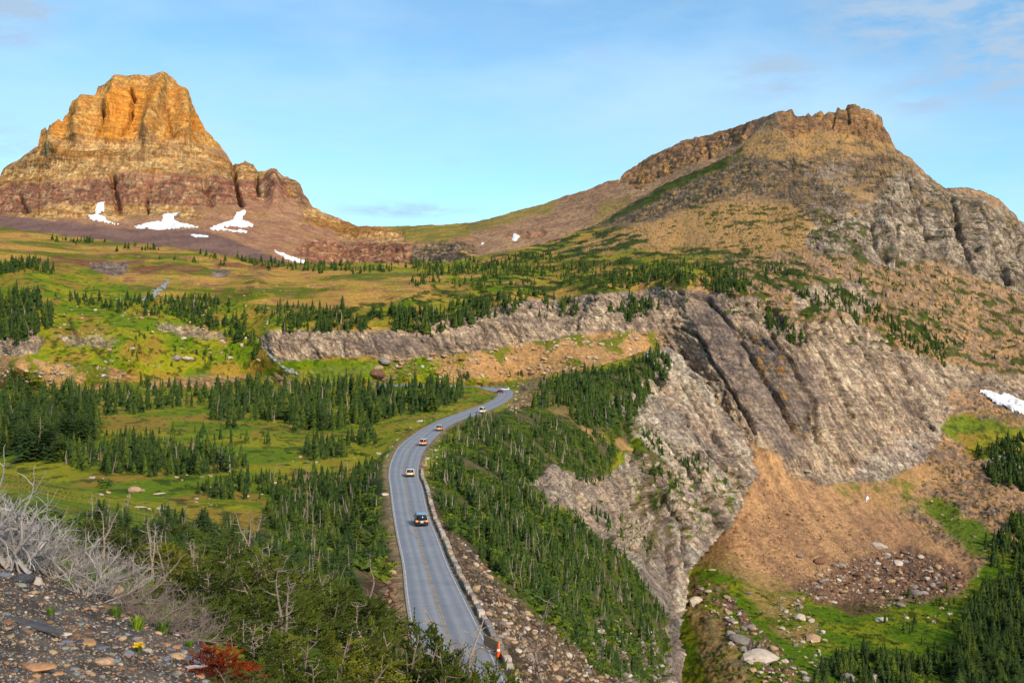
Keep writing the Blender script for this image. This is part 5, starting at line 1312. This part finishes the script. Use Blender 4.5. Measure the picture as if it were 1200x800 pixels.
for sh, poly, dens, hh, th in BUSHES:
    P_ = np.array(poly, float); lo, hi = P_.min(0), P_.max(0)
    n = int((hi[0] - lo[0]) * (hi[1] - lo[1]) * dens / 1000)
    px = r_.uniform(lo[0], hi[0], n); py = r_.uniform(lo[1], hi[1], n)
    ok = (poly_sd(px, py, poly) < 0) & sh.has(px, py); px, py = px[ok], py[ok]; q = sh.at(px, py)
    ok = fbm(q[:, 0] / 12, q[:, 1] / 12, q[:, 2] / 12, 3, 433) > th
    if sh is C:
        i, j = sh.ij(px, py); ok &= sh.road_d[i, j] > 1.8
    else: ok &= (poly_sd(px, py, spur) > 1) | (py < 450)
    for p in q[ok]: recs.append((0, p, hh * r_.uniform(.5, 1.3) * (.5 if p[1] < 60 else 1)))
joined('undergrowth', recs, BUSH, M['bush'], 1.2)
print('BUSHES', len(recs))

# ================================================================== BOULDERS, SCREE STONES
def px_stone(sh, px, py, wpx, kind, label, group=None, flat=.8, name='boulder', cat='boulder', k=None, rot=None):
    p = sh.at(px, py); size = wpx / F * p[1]
    o = stone(p, size, kind, label, group, cat, name, k, flat, .12)
    if rot is not None: o.rotation_euler = rot
    return o
for sh, x, y, w_, kd, lb, fl in [
    (C, 157, 575, 12, 'tan', 'biggest tan boulder lying in the green meadow', .8), (C, 166, 574, 7, 'tan', 'small tan boulder touching the right of the biggest meadow boulder', .6),
    (C, 188, 579, 9, 'pale', 'flat pale boulder in the meadow right of the tan pair', .4), (C, 126, 578, 6, 'tan', 'small tan boulder in the meadow left of the big one', .8), (C, 118, 580, 5, 'pale', 'tiny pale boulder leftmost in the near meadow', .8),
    (C, 107, 560, 5, 'pale', 'left one of two tiny white stones in the upper meadow', .8), (C, 110, 560, 5, 'pale', 'right one of two tiny white stones in the upper meadow', .8), (C, 206, 560, 6, 'tan', 'small tan stone in the meadow below the fir band', .6),
    (C, 165, 596, 12, 'pale', 'white flat boulder in the small meadow creek', .4), (C, 190, 596, 10, 'pale', 'pale flat stone right of the white one in the creek', .35), (C, 198, 596, 7, 'grey', 'grey stone at the right end of the creek stones', .4),
    (C, 445, 532, 7, 'pale', 'pale stone on the left road verge at the bend', .6), (C, 492, 493, 6, 'pale', 'white stone on the verge above the bend', .6), (C, 258, 541, 8, 'tan', 'tan stone at the right end of the fir band', .6),
    (C, 452, 601, 7, 'pale', 'round cream stone on the left edge of the road beside the black car', .7), (C, 498, 545, 7, 'tan', 'yellowish boulder at the start of the guard wall', .8), (C, 500, 538, 5, 'pale', 'pale stone just beyond the start of the guard wall', .8),
    (B, 450, 425, 13, 'grey', 'grey boulder topmost of the pile under the middle cliff band', .8), (B, 444, 440, 17, 'brown', 'brown block lowest of the pile under the middle cliff band', .7), (B, 443, 432, 9, 'tan', 'tan block in the middle of the pile under the cliff band', .8),
    (B, 205, 421, 10, 'grey', 'left boulder of the pale pair on the green terrace', .9), (B, 219, 423, 13, 'pale', 'right boulder of the pale pair on the green terrace', .7),
    (B, 1030, 641, 19, 'pale', 'large pale slab boulder high on the orange rubble', .45), (B, 1053, 661, 12, 'pale', 'pale boulder lower right of the large slab on the rubble', .6), (B, 1061, 660, 7, 'grey', 'grey splinter leaning beside the pale boulder on the rubble', .9),
    (B, 961, 659, 14, 'brown', 'brown boulder on the left part of the orange talus', .9), (B, 938, 652, 8, 'grey', 'grey boulder left of the brown one on the talus', .8), (B, 1075, 697, 15, 'grey', 'dark grey boulder at the lower foot of the rubble', .6),
    (B, 1033, 727, 14, 'pale', 'white flat boulder lying alone on the valley meadow', .5), (B, 1055, 710, 8, 'grey', 'grey boulder on the grass under the rubble foot', .9), (B, 953, 750, 15, 'tan', 'tan boulder at the right end of the pale rock rib', .7),
    (B, 948, 552, 10, 'pale', 'pale slab lying on the upper edge of the orange talus', .3), (B, 1022, 796, 15, 'pale', 'pale boulder at the bottom edge of the valley meadow', .8), (B, 995, 798, 16, 'grey', 'grey pointed boulder at the bottom edge left of the pale one', 1.1),
    (B, 891, 771, 40, 'pale', 'biggest pale slab of the rock rib on the valley slope', .5), (B, 866, 752, 18, 'grey', 'grey block above the biggest slab on the valley slope', .8), (B, 856, 745, 13, 'pale', 'pale block uphill of the grey one on the valley slope', .8), (B, 815, 706, 14, 'pale', 'pale block at the top of the rock rib next to the cliff', .9),
    (B, 937, 727, 11, 'pale', 'pale boulder between talus and rock rib', .9), (B, 834, 668, 8, 'pale', 'long pale splinter on the green slope under the spur', .3), (B, 876, 694, 9, 'grey', 'grey splinter on the green slope halfway to the talus', .4)]:
    px_stone(sh, x, y, w_, kd, lb, None, fl)

def scatter(name, sh, poly, n, wpx, kinds, label, group, indiv, rs, stuff, power=2.2, cat='boulder', flat=.75):
    """loose stones: the larger ones single, the small ones to the joined rubble"""
    P_ = np.array(poly, float); lo, hi = P_.min(0), P_.max(0)
    px = rs.uniform(lo[0], hi[0], n * 3); py = rs.uniform(lo[1], hi[1], n * 3)
    ok = (poly_sd(px, py, poly) < 0) & sh.has(px, py)
    px, py = px[ok][:n], py[ok][:n]
    w_ = wpx[0] + (wpx[1] - wpx[0]) * rs.random(len(px)) ** power
    o_ = np.argsort(-w_)
    for c, k in enumerate(o_):
        p = sh.at(px[k], py[k])
        if sh is C and sh.road_d[sh.ij(px[k], py[k])] < .9: continue
        if c < indiv and 0 < px[k] < 1200 and py[k] < 800:
            kd = kinds[rs.integers(len(kinds))]
            stone(p, w_[k] / F * p[1], kd, label, group, cat, name, None, flat * rs.uniform(.6, 1.2), .15)
        else: stuff.append((0, p, w_[k] / F * p[1], kinds[rs.integers(len(kinds))]))
rs = np.random.default_rng(5)
far_s, near_s = [], []
scatter('boulder', B, [(1000,655),(1060,645),(1138,672),(1120,694),(1040,712),(960,706),(935,690),(960,668)], 620, (2, 8), ['brown','tan','grey','brown','tan','pale'], 'angular block in the rubble field at the foot of the orange talus', 'blocks of the rubble field', 45, rs, far_s)
scatter('boulder', B, [(890,560),(940,590),(1040,640),(1060,660),(960,690),(880,670),(850,640)], 900, (1.2, 4.5), ['tan','orange','brown','tan'], '', '', 0, rs, far_s)
scatter('boulder', B, [(812,675),(850,692),(890,738),(950,790),(990,840),(930,840),(870,775),(830,720)], 300, (2, 10), ['pale','grey','tan','pale'], 'pale block of the rock rib running down the valley slope', 'blocks of the pale rock rib', 35, rs, far_s)
scatter('boulder', B, [(890,700),(940,700),(975,750),(960,790),(920,745)], 120, (2, 8), ['pale','tan','grey'], 'pale stone on the grass between talus and rock rib', 'stones between talus and rock rib', 12, rs, far_s)
scatter('boulder', B, [(1040,715),(1140,670),(1200,660),(1200,700),(1060,740)], 40, (2, 7), ['pale','tan','grey'], 'stone strewn on the valley meadow', 'stones on the valley meadow', 8, rs, far_s)
scatter('boulder', B, [(1060,590),(1200,560),(1200,650),(1130,650)], 130, (1.5, 6), ['tan','grey','brown'], '', '', 0, rs, far_s)
scatter('boulder', B, [(430,420),(560,412),(700,392),(790,392),(800,412),(740,432),(500,446),(440,442)], 520, (1.8, 7), ['tan','tan','pale','orange'], 'tan block on the sunlit talus below the cliff band', 'blocks of the talus below the cliff band', 30, rs, far_s)
scatter('boulder', B, [(0,425),(60,425),(150,435),(160,445),(0,452)], 200, (1.5, 6), ['tan','pale','grey'], 'pale block in the talus strip at the left under the bluff', 'blocks of the left talus strip', 12, rs, far_s)
scatter('boulder', B, [(60,340),(320,360),(320,425),(160,435),(60,400)], 170, (1.5, 6), ['tan','pale'], 'tan stone on the green terraces at the left', 'stones on the green terraces', 14, rs, far_s)
scatter('boulder', B, [(200,325),(520,322),(500,350),(260,350)], 120, (1.5, 4), ['tan','orange'], '', '', 0, rs, far_s)
scatter('boulder', C, [(120,560),(430,520),(440,545),(300,600),(130,598)], 70, (1.5, 5), ['tan','pale'], 'pale stone scattered in the grass of the meadow', 'stones in the meadow grass', 12, rs, far_s)
scatter('boulder', C, [(455,575),(458,545),(470,518),(500,494),(540,482),(535,476),(490,492),(460,520),(448,560)], 110, (1.5, 4), ['tan','pale'], '', '', 0, rs, far_s)
scatter('boulder', C, [(535,640),(556,655),(600,700),(650,735),(700,775),(740,820),(620,820),(596,790),(572,735),(550,690)], 900, (1.8, 9), ['tan','brown','pale','grey','tan'], 'angular stone on the road fill below the guard wall', 'stones on the road fill', 90, rs, near_s, 2.6)
scatter('boulder', C, [(448,668),(470,655),(476,700),(478,760),(455,745)], 150, (2, 9), ['tan','brown','brown'], 'tan stone in the bare bank left of the road', 'stones in the bank left of the road', 18, rs, near_s)
scatter('boulder', C, [(500,548),(494,535),(515,515),(512,560),(506,575)], 60, (1.5, 5), ['tan','pale'], '', '', 0, rs, near_s)
scatter('boulder', C, [(590,478),(600,452),(612,446),(618,465),(604,485)], 50, (1.5, 5), ['tan','pale'], 'tan stone on the outer verge of the hairpin', 'stones on the hairpin verge', 8, rs, near_s)
scatter('boulder', C, [(700,715),(760,740),(785,800),(720,800),(690,760)], 160, (2, 8), ['pale','grey'], 'pale block among firs low on the spur', 'pale blocks low on the spur', 14, rs, near_s)
def ico(seed):
    import bmesh
    r = np.random.default_rng(seed); bm = bmesh.new(); bmesh.ops.create_icosphere(bm, subdivisions=1, radius=.5)
    bm.verts.ensure_lookup_table()
    V = np.array([v.co[:] for v in bm.verts]); V = V * (1 + r.normal(size=(len(V), 1)) * .24) * np.array([1.1, .85, .7])
    T = np.array([[v.index for v in f.verts] for f in bm.faces]); bm.free(); return V, T
ICO = [ico(i) for i in range(5)]
def low(seed): V, T = ICO[seed]; return V, T
STONE_RGB = {'tan': (198,166,132), 'grey': (158,148,144), 'pale': (214,198,184), 'brown': (146,112,88), 'blue': (122,134,158), 'orange': (190,142,104), 'dark': (84,84,92), 'teal': (146,164,160)}
m_, t, b = mat_new('loose_stones', .9); at = N(t, 'ShaderNodeAttribute', attribute_name='cover'); L(t, at.outputs['Color'], b.inputs['Base Color']); M['loose'] = m_
def rubble(name, recs, rs, flat=1.0):
    Vs, Ts, Cs = [], [], []; off = 0
    for _, p, sz, kd in recs:
        V, T = ICO[rs.integers(5)]
        Rm = np.array(Euler((rs.normal() * .35, rs.normal() * .35, rs.random() * 6.28)).to_matrix())
        q = (V * np.array([1, rs.uniform(.6, 1.1), flat * rs.uniform(.5, 1.1)])) @ Rm.T * sz + p + np.array([0, 0, sz * .1])
        Vs.append(q); Ts.append(T + off); off += len(V)
        Cs.append(np.tile(S(*STONE_RGB[kd]) * rs.uniform(.7, 1.2), (len(V), 1)))
    me = mesh_np(name, np.concatenate(Vs), np.concatenate(Ts), M['loose'], {'cover': np.clip(np.concatenate(Cs), 0, 1)}, False)
    tag(obj(name, me), kind='stuff')
rubble('rubble', far_s, rs); rubble('roadside_rubble', near_s, rs)

# scree at the viewpoint: single stones, then the fine pebbles as one mass
ROCKS = [
 ('dark', 36, 735, 58, .14, 'long dark slate slab lying in the scree near the left edge', (0.12, .10, R(14))),
 ('orange', 42, 784, 32, .42, 'orange brick shaped block in the scree near the bottom left corner', (0, 0, .1)),
 ('tan', 128, 696, 27, .65, 'rounded tan boulder at the top rim of the scree', (0, 0, 1)),
 ('pale', 41, 684, 17, .8, 'pale angular boulder beside the dark blue one at the scree rim', (0, 0, 2)),
 ('dark', 27, 680, 20, .8, 'dark blue boulder left of the pale one at the scree rim', (0, 0, 1)),
 ('blue', 149, 766, 13, .8, 'round blue grey stone left of the yellow flowers', (0, 0, 3)),
 ('orange', 101, 753, 22, .4, 'elongated orange stone in the middle of the scree', (0, .1, -.5)),
 ('blue', 225, 775, 24, .6, 'angular blue grey block at the lower right of the scree', (0, 0, -.3)),
 ('tan', 207, 771, 18, .5, 'flat pinkish tan stone left of the blue grey block', (0, 0, .2)),
 ('tan', 122, 778, 22, .6, 'brown tan block below the elongated orange stone', (0, 0, .9)),
 ('teal', 135, 775, 10, .6, 'small blue green stone below the round blue grey one', (0, 0, .9)),
 ('blue', 118, 760, 14, .5, 'flat blue stone right of the elongated orange one', (0, 0, .9)),
 ('blue', 78, 753, 12, .7, 'small blue stone left of the elongated orange one', (0, 0, .4)),
 ('pale', 75, 744, 14, .6, 'cream stone below the end of the slate slab', (0, 0, .4)),
 ('blue', 5, 675, 14, .7, 'blue stone at the left end of the scree rim', (0, 0, .4)),
 ('tan', 92, 686, 20, .35, 'flat brownish stone half hidden at the dead shrub foot', (0, 0, .4)),
 ('pale', 173, 763, 11, .7, 'cream stone right of the yellow flowers', (0, 0, .4)),
 ('orange', 68, 790, 10, .6, 'small orange stone near the bottom edge', (0, 0, .4)),
 ('orange', 196, 756, 8, .8, 'small orange stone near the pale stick', (0, 0, .4))]
for kd, x, y, w_, fl, lb, ro in ROCKS:
    p = Fs.at(x, y); sz = w_ / F * p[1]
    o = obj('stone', ST[kd][hash(lb) % 1 + len(lb) % 5], loc=(p[0], p[1], p[2] + sz * .12 * max(.6, fl)))
    o.scale = (sz, sz * .85, sz * fl); o.rotation_euler = ro
    if kd == 'dark' and w_ > 50: o.scale = (sz, sz * .28, sz * .16); o.rotation_euler = (.15, .22, -.12)
    tag(o, lb, 'stone')
peb = []
fp = [(-40,655),(40,662),(85,666),(120,688),(150,710),(185,724),(215,737),(250,764),(285,795),(300,830),(-40,830)]
scatter('stone', Fs, fp, 620, (3.8, 10), ['tan','grey','blue','brown','pale','grey','dark','teal','brown','grey','tan','brown','orange'], 'loose multicoloured scree stone on the slope at the viewpoint', 'scree stones at the viewpoint', 250, rs, peb, 2.5, 'stone', .7)
scatter('stone', Fs, fp, 9000, (1.0, 4.5), ['tan','grey','grey','grey','pale','dark','dark','brown','tan','brown','brown','blue'], '', '', 0, rs, peb, 1.8)
rubble('pebbles', peb, rs, .8)

# ================================================================== PLANTS NEAR THE VIEWPOINT
def needle_twig(g, p0, d, ln, wd, r, droop=.15, n=7):
    """a needled twig: rows of short blades either side and on top"""
    d = d / np.linalg.norm(d); up = np.array([0, 0, 1.]); s_ = np.cross(d, up); s_ /= np.linalg.norm(s_) + 1e-9; u = np.cross(s_, d)
    V = []; T = []
    for i in range(n):
        t_ = i / (n - 1); c = p0 + d * ln * t_ - up * droop * ln * t_ * t_
        w_ = wd * (1 - .45 * t_) * (.7 + .6 * r.random())
        for a in (0, math.pi, math.pi * .5 + r.normal() * .5, math.pi * (.25 if i % 2 else .75)):
            e = s_ * math.cos(a) + u * math.sin(a)
            k = len(V)
            V += [c - d * .10 * ln, c + d * .13 * ln, c + e * w_ + d * w_ * .7]; T.append((k, k + 1, k + 2))
    g.add(np.array(V), T)
def curve_branch(r, p0, d, ln, n, wob, pull=(0, 0, 0)):
    pts = [np.array(p0, float)]; d = np.array(d, float); d /= np.linalg.norm(d)
    for i in range(n):
        d = d + r.normal(size=3) * wob + np.array(pull); d /= np.linalg.norm(d)
        pts.append(pts[-1] + d * ln / n)
    return np.array(pts), d
def fir_shrub(seed, stems=5, nbr=16, dead_top=.3, tw=.22):
    """about 1 m high and wide wind-beaten fir: wood arrays and needle arrays"""
    r = np.random.default_rng(seed); wd = Geo(); nd = Geo()
    for s_ in range(stems):
        a = r.random() * 6.28; rad = r.random() * .28
        top = .6 + .45 * r.random()
        pts, _ = curve_branch(r, (math.cos(a) * rad * .4, math.sin(a) * rad * .4, 0), (math.cos(a) * .35, math.sin(a) * .35, 1), top, 7, .10, (0, 0, .06))
        tube(wd, pts, np.linspace(.018, .004, len(pts)), 4)
        bare = .72 if r.random() < dead_top else 1.1
        for k in range(nbr):
            f = .06 + .94 * (k + r.random() * .6) / nbr
            i = min(int(f * 7), 6); p = pts[i] + (pts[i + 1] - pts[i]) * (f * 7 - i)
            aa = k * 2.4 + r.random(); l = (.42 * (1 - f) ** .7 + .08) * (.7 + .5 * r.random())
            bp, bd = curve_branch(r, p, (math.cos(aa), math.sin(aa), r.uniform(-.1, .45)), l, 4, .16, (0, 0, .07))
            tube(wd, bp, np.linspace(.006, .002, 5), 3)
            if f > bare: continue
            for q in range(1, 5):
                dq = bp[q] - bp[q - 1]; dq /= np.linalg.norm(dq)
                sd_ = np.cross(dq, (0, 0, 1.))
                for sg in (-1, 1):
                    if r.random() < .85:
                        needle_twig(nd, bp[q], dq * .7 + sg * sd_ * r.uniform(.5, 1) + np.array([0, 0, r.uniform(0, .35)]), l * r.uniform(.3, .5) + .03, .022, r, .1, 5)
            needle_twig(nd, bp[-1] - bd * .02, bd, .10, .026, r, .05, 5)
        if bare > 1: needle_twig(nd, pts[-1] - np.array([0, 0, .06]), np.array([.05, 0, 1.]), .12, .03, r, 0, 6)
    return wd.arr(), nd.arr()
def dead_shrub(seed, stems=9, sweep=(.7, .2, .5), l0=.9, kids=9, twigs=5, thick=.022, wob=.24):
    r = np.random.default_rng(seed); g = Geo(); sw = np.array(sweep)
    for s_ in range(stems):
        a = r.random() * 6.28
        d0 = sw * r.uniform(.5, 1.2) + r.normal(size=3) * .45; d0[2] = abs(d0[2]) * .9 + .12
        pts, _ = curve_branch(r, (r.normal() * .16, r.normal() * .12, -.03), d0, l0 * r.uniform(.6, 1.1), 9, wob, tuple(sw * .05))
        th = thick * r.uniform(.5, 1.2)
        tube(g, pts, th * np.linspace(1, .3, 10), 5)
        for k in range(kids):
            i = r.integers(2, 9); d1 = (pts[i + 1 if i < 9 else i] - pts[i - 1]); d1 /= np.linalg.norm(d1)
            d1 = d1 + r.normal(size=3) * .55 + np.array([0, 0, .15])
            p1, _ = curve_branch(r, pts[i], d1, l0 * r.uniform(.22, .5), 6, wob * 1.0, (0, 0, .05))
            tube(g, p1, th * .42 * np.linspace(1, .3, 7), 4)
            for m in range(twigs):
                j = r.integers(1, 7); d2 = p1[j] - p1[j - 1]; d2 = d2 / np.linalg.norm(d2) + r.normal(size=3) * .5
                p2, _ = curve_branch(r, p1[j], d2, l0 * r.uniform(.08, .24), 4, wob, (0, 0, .04))
                tube(g, p2, th * .2 * np.linspace(1, .35, 5), 3)
    return g.arr()
def tall_snag(seed, forks=2, nbr=22):
    r = np.random.default_rng(seed); g = Geo()
    base, d = curve_branch(r, (0, 0, 0), (r.normal() * .15, 0, 1), .38, 5, .08)
    tube(g, base, np.linspace(.022, .016, 6), 6)
    for f in range(forks):
        st, _ = curve_branch(r, base[-1], ((f - (forks - 1) / 2) * .8, r.normal() * .2, 1), .62 * r.uniform(.75, 1.05), 9, .13, (0, 0, .14))
        tube(g, st, np.linspace(.014, .003, 10), 5)
        for k in range(nbr):
            i = r.integers(1, 10); a = r.random() * 6.28
            bp, _ = curve_branch(r, st[i], (math.cos(a), math.sin(a), r.uniform(-.3, .6)), r.uniform(.03, .17), 4, .3)
            tube(g, bp, np.linspace(.0045, .0015, 5), 3)
    for k in range(10):
        i = r.integers(1, 6); a = r.random() * 6.28
        bp, _ = curve_branch(r, base[i], (math.cos(a), math.sin(a), r.uniform(-.2, .5)), r.uniform(.1, .32), 6, .22)
        tube(g, bp, np.linspace(.008, .002, 7), 4)
    return g.arr()
FSH = [fir_shrub(70 + i, 5 + i % 3, 15, (.2, .5, .3, .0, .4)[i]) for i in range(5)]
FSM = [(me_tri('stems', w_, M['twig']), me_tri('needles', n_, M['fir_near'])) for w_, n_ in FSH]
RUSTM = (FSM[3][0], me_tri('needles', FSH[3][1], M['rust']))
def near_plant(kind, sh, px, py, hpx, label, group=None, wide=1.0, mesh=None, rot=None, mats=None, name=None, cat=None, back=0):
    p = sh.at(px, py).copy(); h = hpx / F * p[1]
    rz = random.uniform(0, 6.28) if rot is None else rot
    if kind == 'fir':
        t_ = tag(obj(name or 'fir_shrub', None, loc=(p[0], p[1], p[2] - .05 * h)), label, cat or 'shrub', group)
        a, b = mats or FSM[mesh if mesh is not None else random.randrange(5)]
        obj('stems', a, t_); obj('needles', b, t_)
    else:
        t_ = tag(obj(name or 'dead_tree', kind, loc=(p[0], p[1], p[2] - .03 * h)), label, cat or 'dead tree', group)
    t_.scale = (h * wide, h * wide, h); t_.rotation_euler = (0, 0, rz)
    return t_
# green fir mass between the scree and the road
rf = np.random.default_rng(31)
rows = [ (660, [(205,50),(228,44),(252,40)]), (690, [(190,60),(215,66),(245,60),(278,52),(310,44)]),
 (720, [(205,56),(235,70),(268,74),(300,70),(335,60),(365,52),(392,44)]), (755, [(240,64),(275,80),(312,84),(350,84),(385,76),(420,70),(450,60),(478,48)]),
 (795, [(285,70),(320,86),(360,96),(398,94),(436,92),(470,84),(502,70),(530,50)]), (840, [(300,80),(345,100),(390,112),(430,108)])]
for y, row in rows:
    for x, h in row:
        x2 = x + rf.uniform(-8, 8); y2 = y + rf.uniform(-8, 8)
        near_plant('fir', C, x2, y2, h * rf.uniform(.85, 1.15), {660: 'green fir at the top of the thicket by the near meadow rim', 690: 'green fir in the upper part of the thicket', 720: 'green fir on the upper slope of the thicket above the tall forked snag', 755: 'bushy green fir in the middle of the thicket around the tall forked snag', 795: 'bushy green fir low in the thicket left of the road', 840: 'large bushy green fir along the bottom edge of the thicket'}[y], {660: 'firs at the top of the thicket', 690: 'firs in the upper thicket', 720: 'firs on the upper slope of the thicket', 755: 'firs around the forked snag', 795: 'firs low in the thicket', 840: 'firs along the bottom edge'}[y], rf.uniform(1.0, 1.35))
for x, top in [(462,742),(484,730),(505,728),(524,738),(545,748),(566,765),(588,782),(606,794)]:
    near_plant('fir', C, x, 908, (908 - top) * (1.05 if x < 515 else 1.12), 'bushy green fir whose top overlaps the lower end of the road', 'firs in front of the lower road', .62)
for x, y, h in [(115,640,36),(135,650,40),(150,660,44),(165,668,40),(185,672,50),(100,632,26),(205,640,34),(225,640,30),(175,645,36),(150,640,30),(330,690,34),(300,672,30),(350,700,36),(380,700,34),(410,708,30),(430,722,34)]:
    near_plant('fir', C, x, y, h, 'small yellowish green fir along the upper edge of the thicket', 'small firs at the thicket edge', rf.uniform(1.0, 1.3))
near_plant('fir', Fs, 262, 800, 62, 'rust red dead fir bush at the right rim of the scree', None, 1.15, mats=RUSTM, name='dead_fir_bush', cat='shrub')
near_plant('fir', Fs, 284, 806, 40, 'small rust red dead fir sprig right of the big rust red bush', None, 1.2, mats=RUSTM, name='dead_fir_bush', cat='shrub')
near_plant('fir', Fs, 282, 830, 50, 'low green fir bush below the rust red one', None, 1.5)
TS = [me_tri('dead_tree', tall_snag(i, (2, 1, 3, 2, 1)[i]), M['snag']) for i in range(5)]
for m, x, y, h, lb in [(0, 333, 806, 150, 'tall forked bare tree standing in the middle of the fir thicket'), (1, 413, 800, 112, 'slim bare tree with a thin top, right of the forked one'), (2, 288, 668, 76, 'pale twisted dead tree with three arms at the top of the thicket'),
        (1, 306, 700, 60, 'thin bare tree at the upper middle of the thicket'), (3, 121, 655, 66, 'silvery Y shaped dead tree above the silver shrub'), (0, 178, 690, 92, 'brown forked dead tree right of the silver shrub'), (4, 197, 700, 84, 'slim brown dead tree next to the forked brown one'),
        (3, 522, 908, 212, 'forked bare tree reaching up in front of the road'), (1, 548, 908, 178, 'thin straight dead stem at the bottom beside the road'), (4, 636, 830, 110, 'thin brown dead stem rising from the road fill at the bottom'), (1, 432, 690, 70, 'slim snag on the bank left of the road'),
        (4, 354, 790, 60, 'short bare tree right of the tall forked one'), (2, 300, 790, 70, 'branching grey dead tree left of the tall forked one'), (2, 450, 812, 74, 'low branching dead tree near the bottom centre'), (0, 226, 690, 62, 'greyish forked stem among the small firs')]:
    near_plant(TS[m], C, x, y, h, lb, rot=rf.uniform(-.6, .6))
near_plant('fir', C, 512, 908, 212, 'tallest green topped fir whose crown overlaps the road', None, .42, mesh=1)
SIL = [me_tri('dead_shrub', dead_shrub(i, *a), m) for i, (a, m) in enumerate([
  ((9, (-.1, .1, .95), .95, 8, 4, .026, .26), M['silver']), ((12, (.55, .1, .6), .9, 8, 4, .015, .20), M['silver']),
  ((13, (.75, .1, .35), .9, 7, 4, .016, .18), M['twig']), ((12, (.5, .2, .5), .8, 8, 5, .014, .22), M['twig'])])]
for m, x, y, h, wd, lb in [(0, 14, 668, 104, 1.0, 'bright silver dead shrub with thick bare curving stems at the left edge'), (0, -14, 660, 118, 1.0, 'silver dead shrub half cut off by the left edge'), (0, 38, 668, 80, 1.0, 'silver dead shrub right of the brightest one'),
        (1, 52, 672, 88, 1.1, 'grey dead shrub sweeping right behind the scree rim'), (1, 84, 684, 76, 1.15, 'grey dead shrub lying low along the scree rim'), (1, 110, 700, 80, 1.2, 'dense grey dead brush above the tan boulder'), (2, 128, 706, 66, 1.25, 'grey brown dead brush just right of the tan boulder'),
        (3, 168, 722, 66, 1.2, 'brown twiggy dead bush in the middle of the scree rim'), (3, 186, 736, 76, 1.3, 'large brown twiggy dead bush left of the rust red fir'), (3, 216, 748, 62, 1.2, 'brown dead brush next to the rust red fir'), (1, 24, 640, 76, 1.1, 'grey dead shrub behind the silver stems')]:
    near_plant(SIL[m], Fs, x, y, h, lb, rot=rf.uniform(-.5, .5), wide=wd, name='dead_shrub', cat='shrub')
for m, x, y, h, wd, lb in [(3, 400, 800, 66, 1.3, 'tangled grey dead branches low in the fir thicket'), (3, 470, 826, 60, 1.3, 'tangled grey dead branches at the bottom centre')]:
    near_plant(SIL[m], C, x, y, h, lb, wide=wd, name='dead_shrub', cat='shrub')
# grass tufts, flowers, stick
def tuft_arr(seed, n=70, fl=False):
    r = np.random.default_rng(seed); V = []; T = []
    for k in range(n):
        a = r.random() * 6.28; l = r.uniform(.5, 1.0); rr = r.random() * .22; b_ = np.array([math.cos(a) * rr, math.sin(a) * rr, 0]); o_ = np.array([math.cos(a), math.sin(a), 0]) * r.uniform(.1, .6)
        s_ = np.array([-math.sin(a), math.cos(a), 0]) * .035; i = len(V)
        V += [b_ - s_, b_ + s_, b_ + o_ * .5 * l + [0, 0, .6 * l] - s_ * .7, b_ + o_ * .5 * l + [0, 0, .6 * l] + s_ * .7, b_ + o_ * l + [0, 0, .9 * l]]
        T += [(i, i+1, i+3), (i, i+3, i+2), (i+2, i+3, i+4)]
    return np.array(V), np.array(T)
TU = [me_tri('grass_tuft', tuft_arr(i), M['tuft']) for i in range(3)]
for x, y, h, lb in [(192, 742, 22, 'bright green grass tuft rightmost on the scree'), (160, 738, 22, 'green grass tuft left of the rightmost one'), (135, 722, 18, 'green plant tuft with pale flowers in the upper scree'), (60, 720, 12, 'small green tuft right above the slate slab'), (66, 742, 9, 'tiny green tuft at the end of the slate slab'), (222, 758, 12, 'low green tuft at the edge of the dead brush'),
        (30, 668, 14, 'green tuft at the foot of the silver shrub'), (62, 676, 16, 'wide green tuft below the silver shrub'), (80, 686, 15, 'green cushion at the scree rim left of the tan boulder'), (100, 690, 8, 'small green tuft touching the tan boulder')]:
    p = Fs.at(x, y); h_ = h / F * p[1]; o = tag(obj('grass_tuft', TU[x % 3], loc=tuple(p - np.array([0, 0, .02 * h_]))), lb, 'grass tuft'); o.scale = (h_ * 1.2,) * 2 + (h_,); o.rotation_euler = (0, 0, x)
p = Fs.at(162, 764); fr = tag(obj('yellow_flower', None, loc=tuple(p)), 'low plant with yellow flowers in the scree', 'flower')
obj('leaves', me_tri('leaves', tuft_arr(8, 50), M['tuft']), fr)
V, T = bush_arr(5, 60); obj('petals', me_tri('petals', (V * [1.0, 1.0, .5] + [0, 0, .62], T), M['yellow_fl']), fr); h_ = 13 / F * p[1]; fr.scale = (h_ * 1.1, h_ * 1.1, h_)
g = Geo(); r9 = np.random.default_rng(4); bp_, _ = curve_branch(r9, (0, 0, .01), (.6, -.4, .05), 1, 5, .08); tube(g, bp_, np.linspace(.09, .05, 6), 5)
for x, y, ln, rz, lb in [(209, 758, 15, -.3, 'short pale bleached stick near the blue grey block'), (220, 784, 26, .5, 'long bleached stick below the blue grey block'), (216, 745, 10, .9, 'upright white stick at the edge of the dead brush')]:
    p = Fs.at(x, y); s_ = ln / F * p[1]; o = tag(obj('stick', me_tri('stick', g.arr(), M['silver']), loc=tuple(p + np.array([0, 0, .01]))), lb, 'stick'); o.scale = (s_,) * 3; o.rotation_euler = (0, -1.1 if 'upright' in lb else 0, rz)
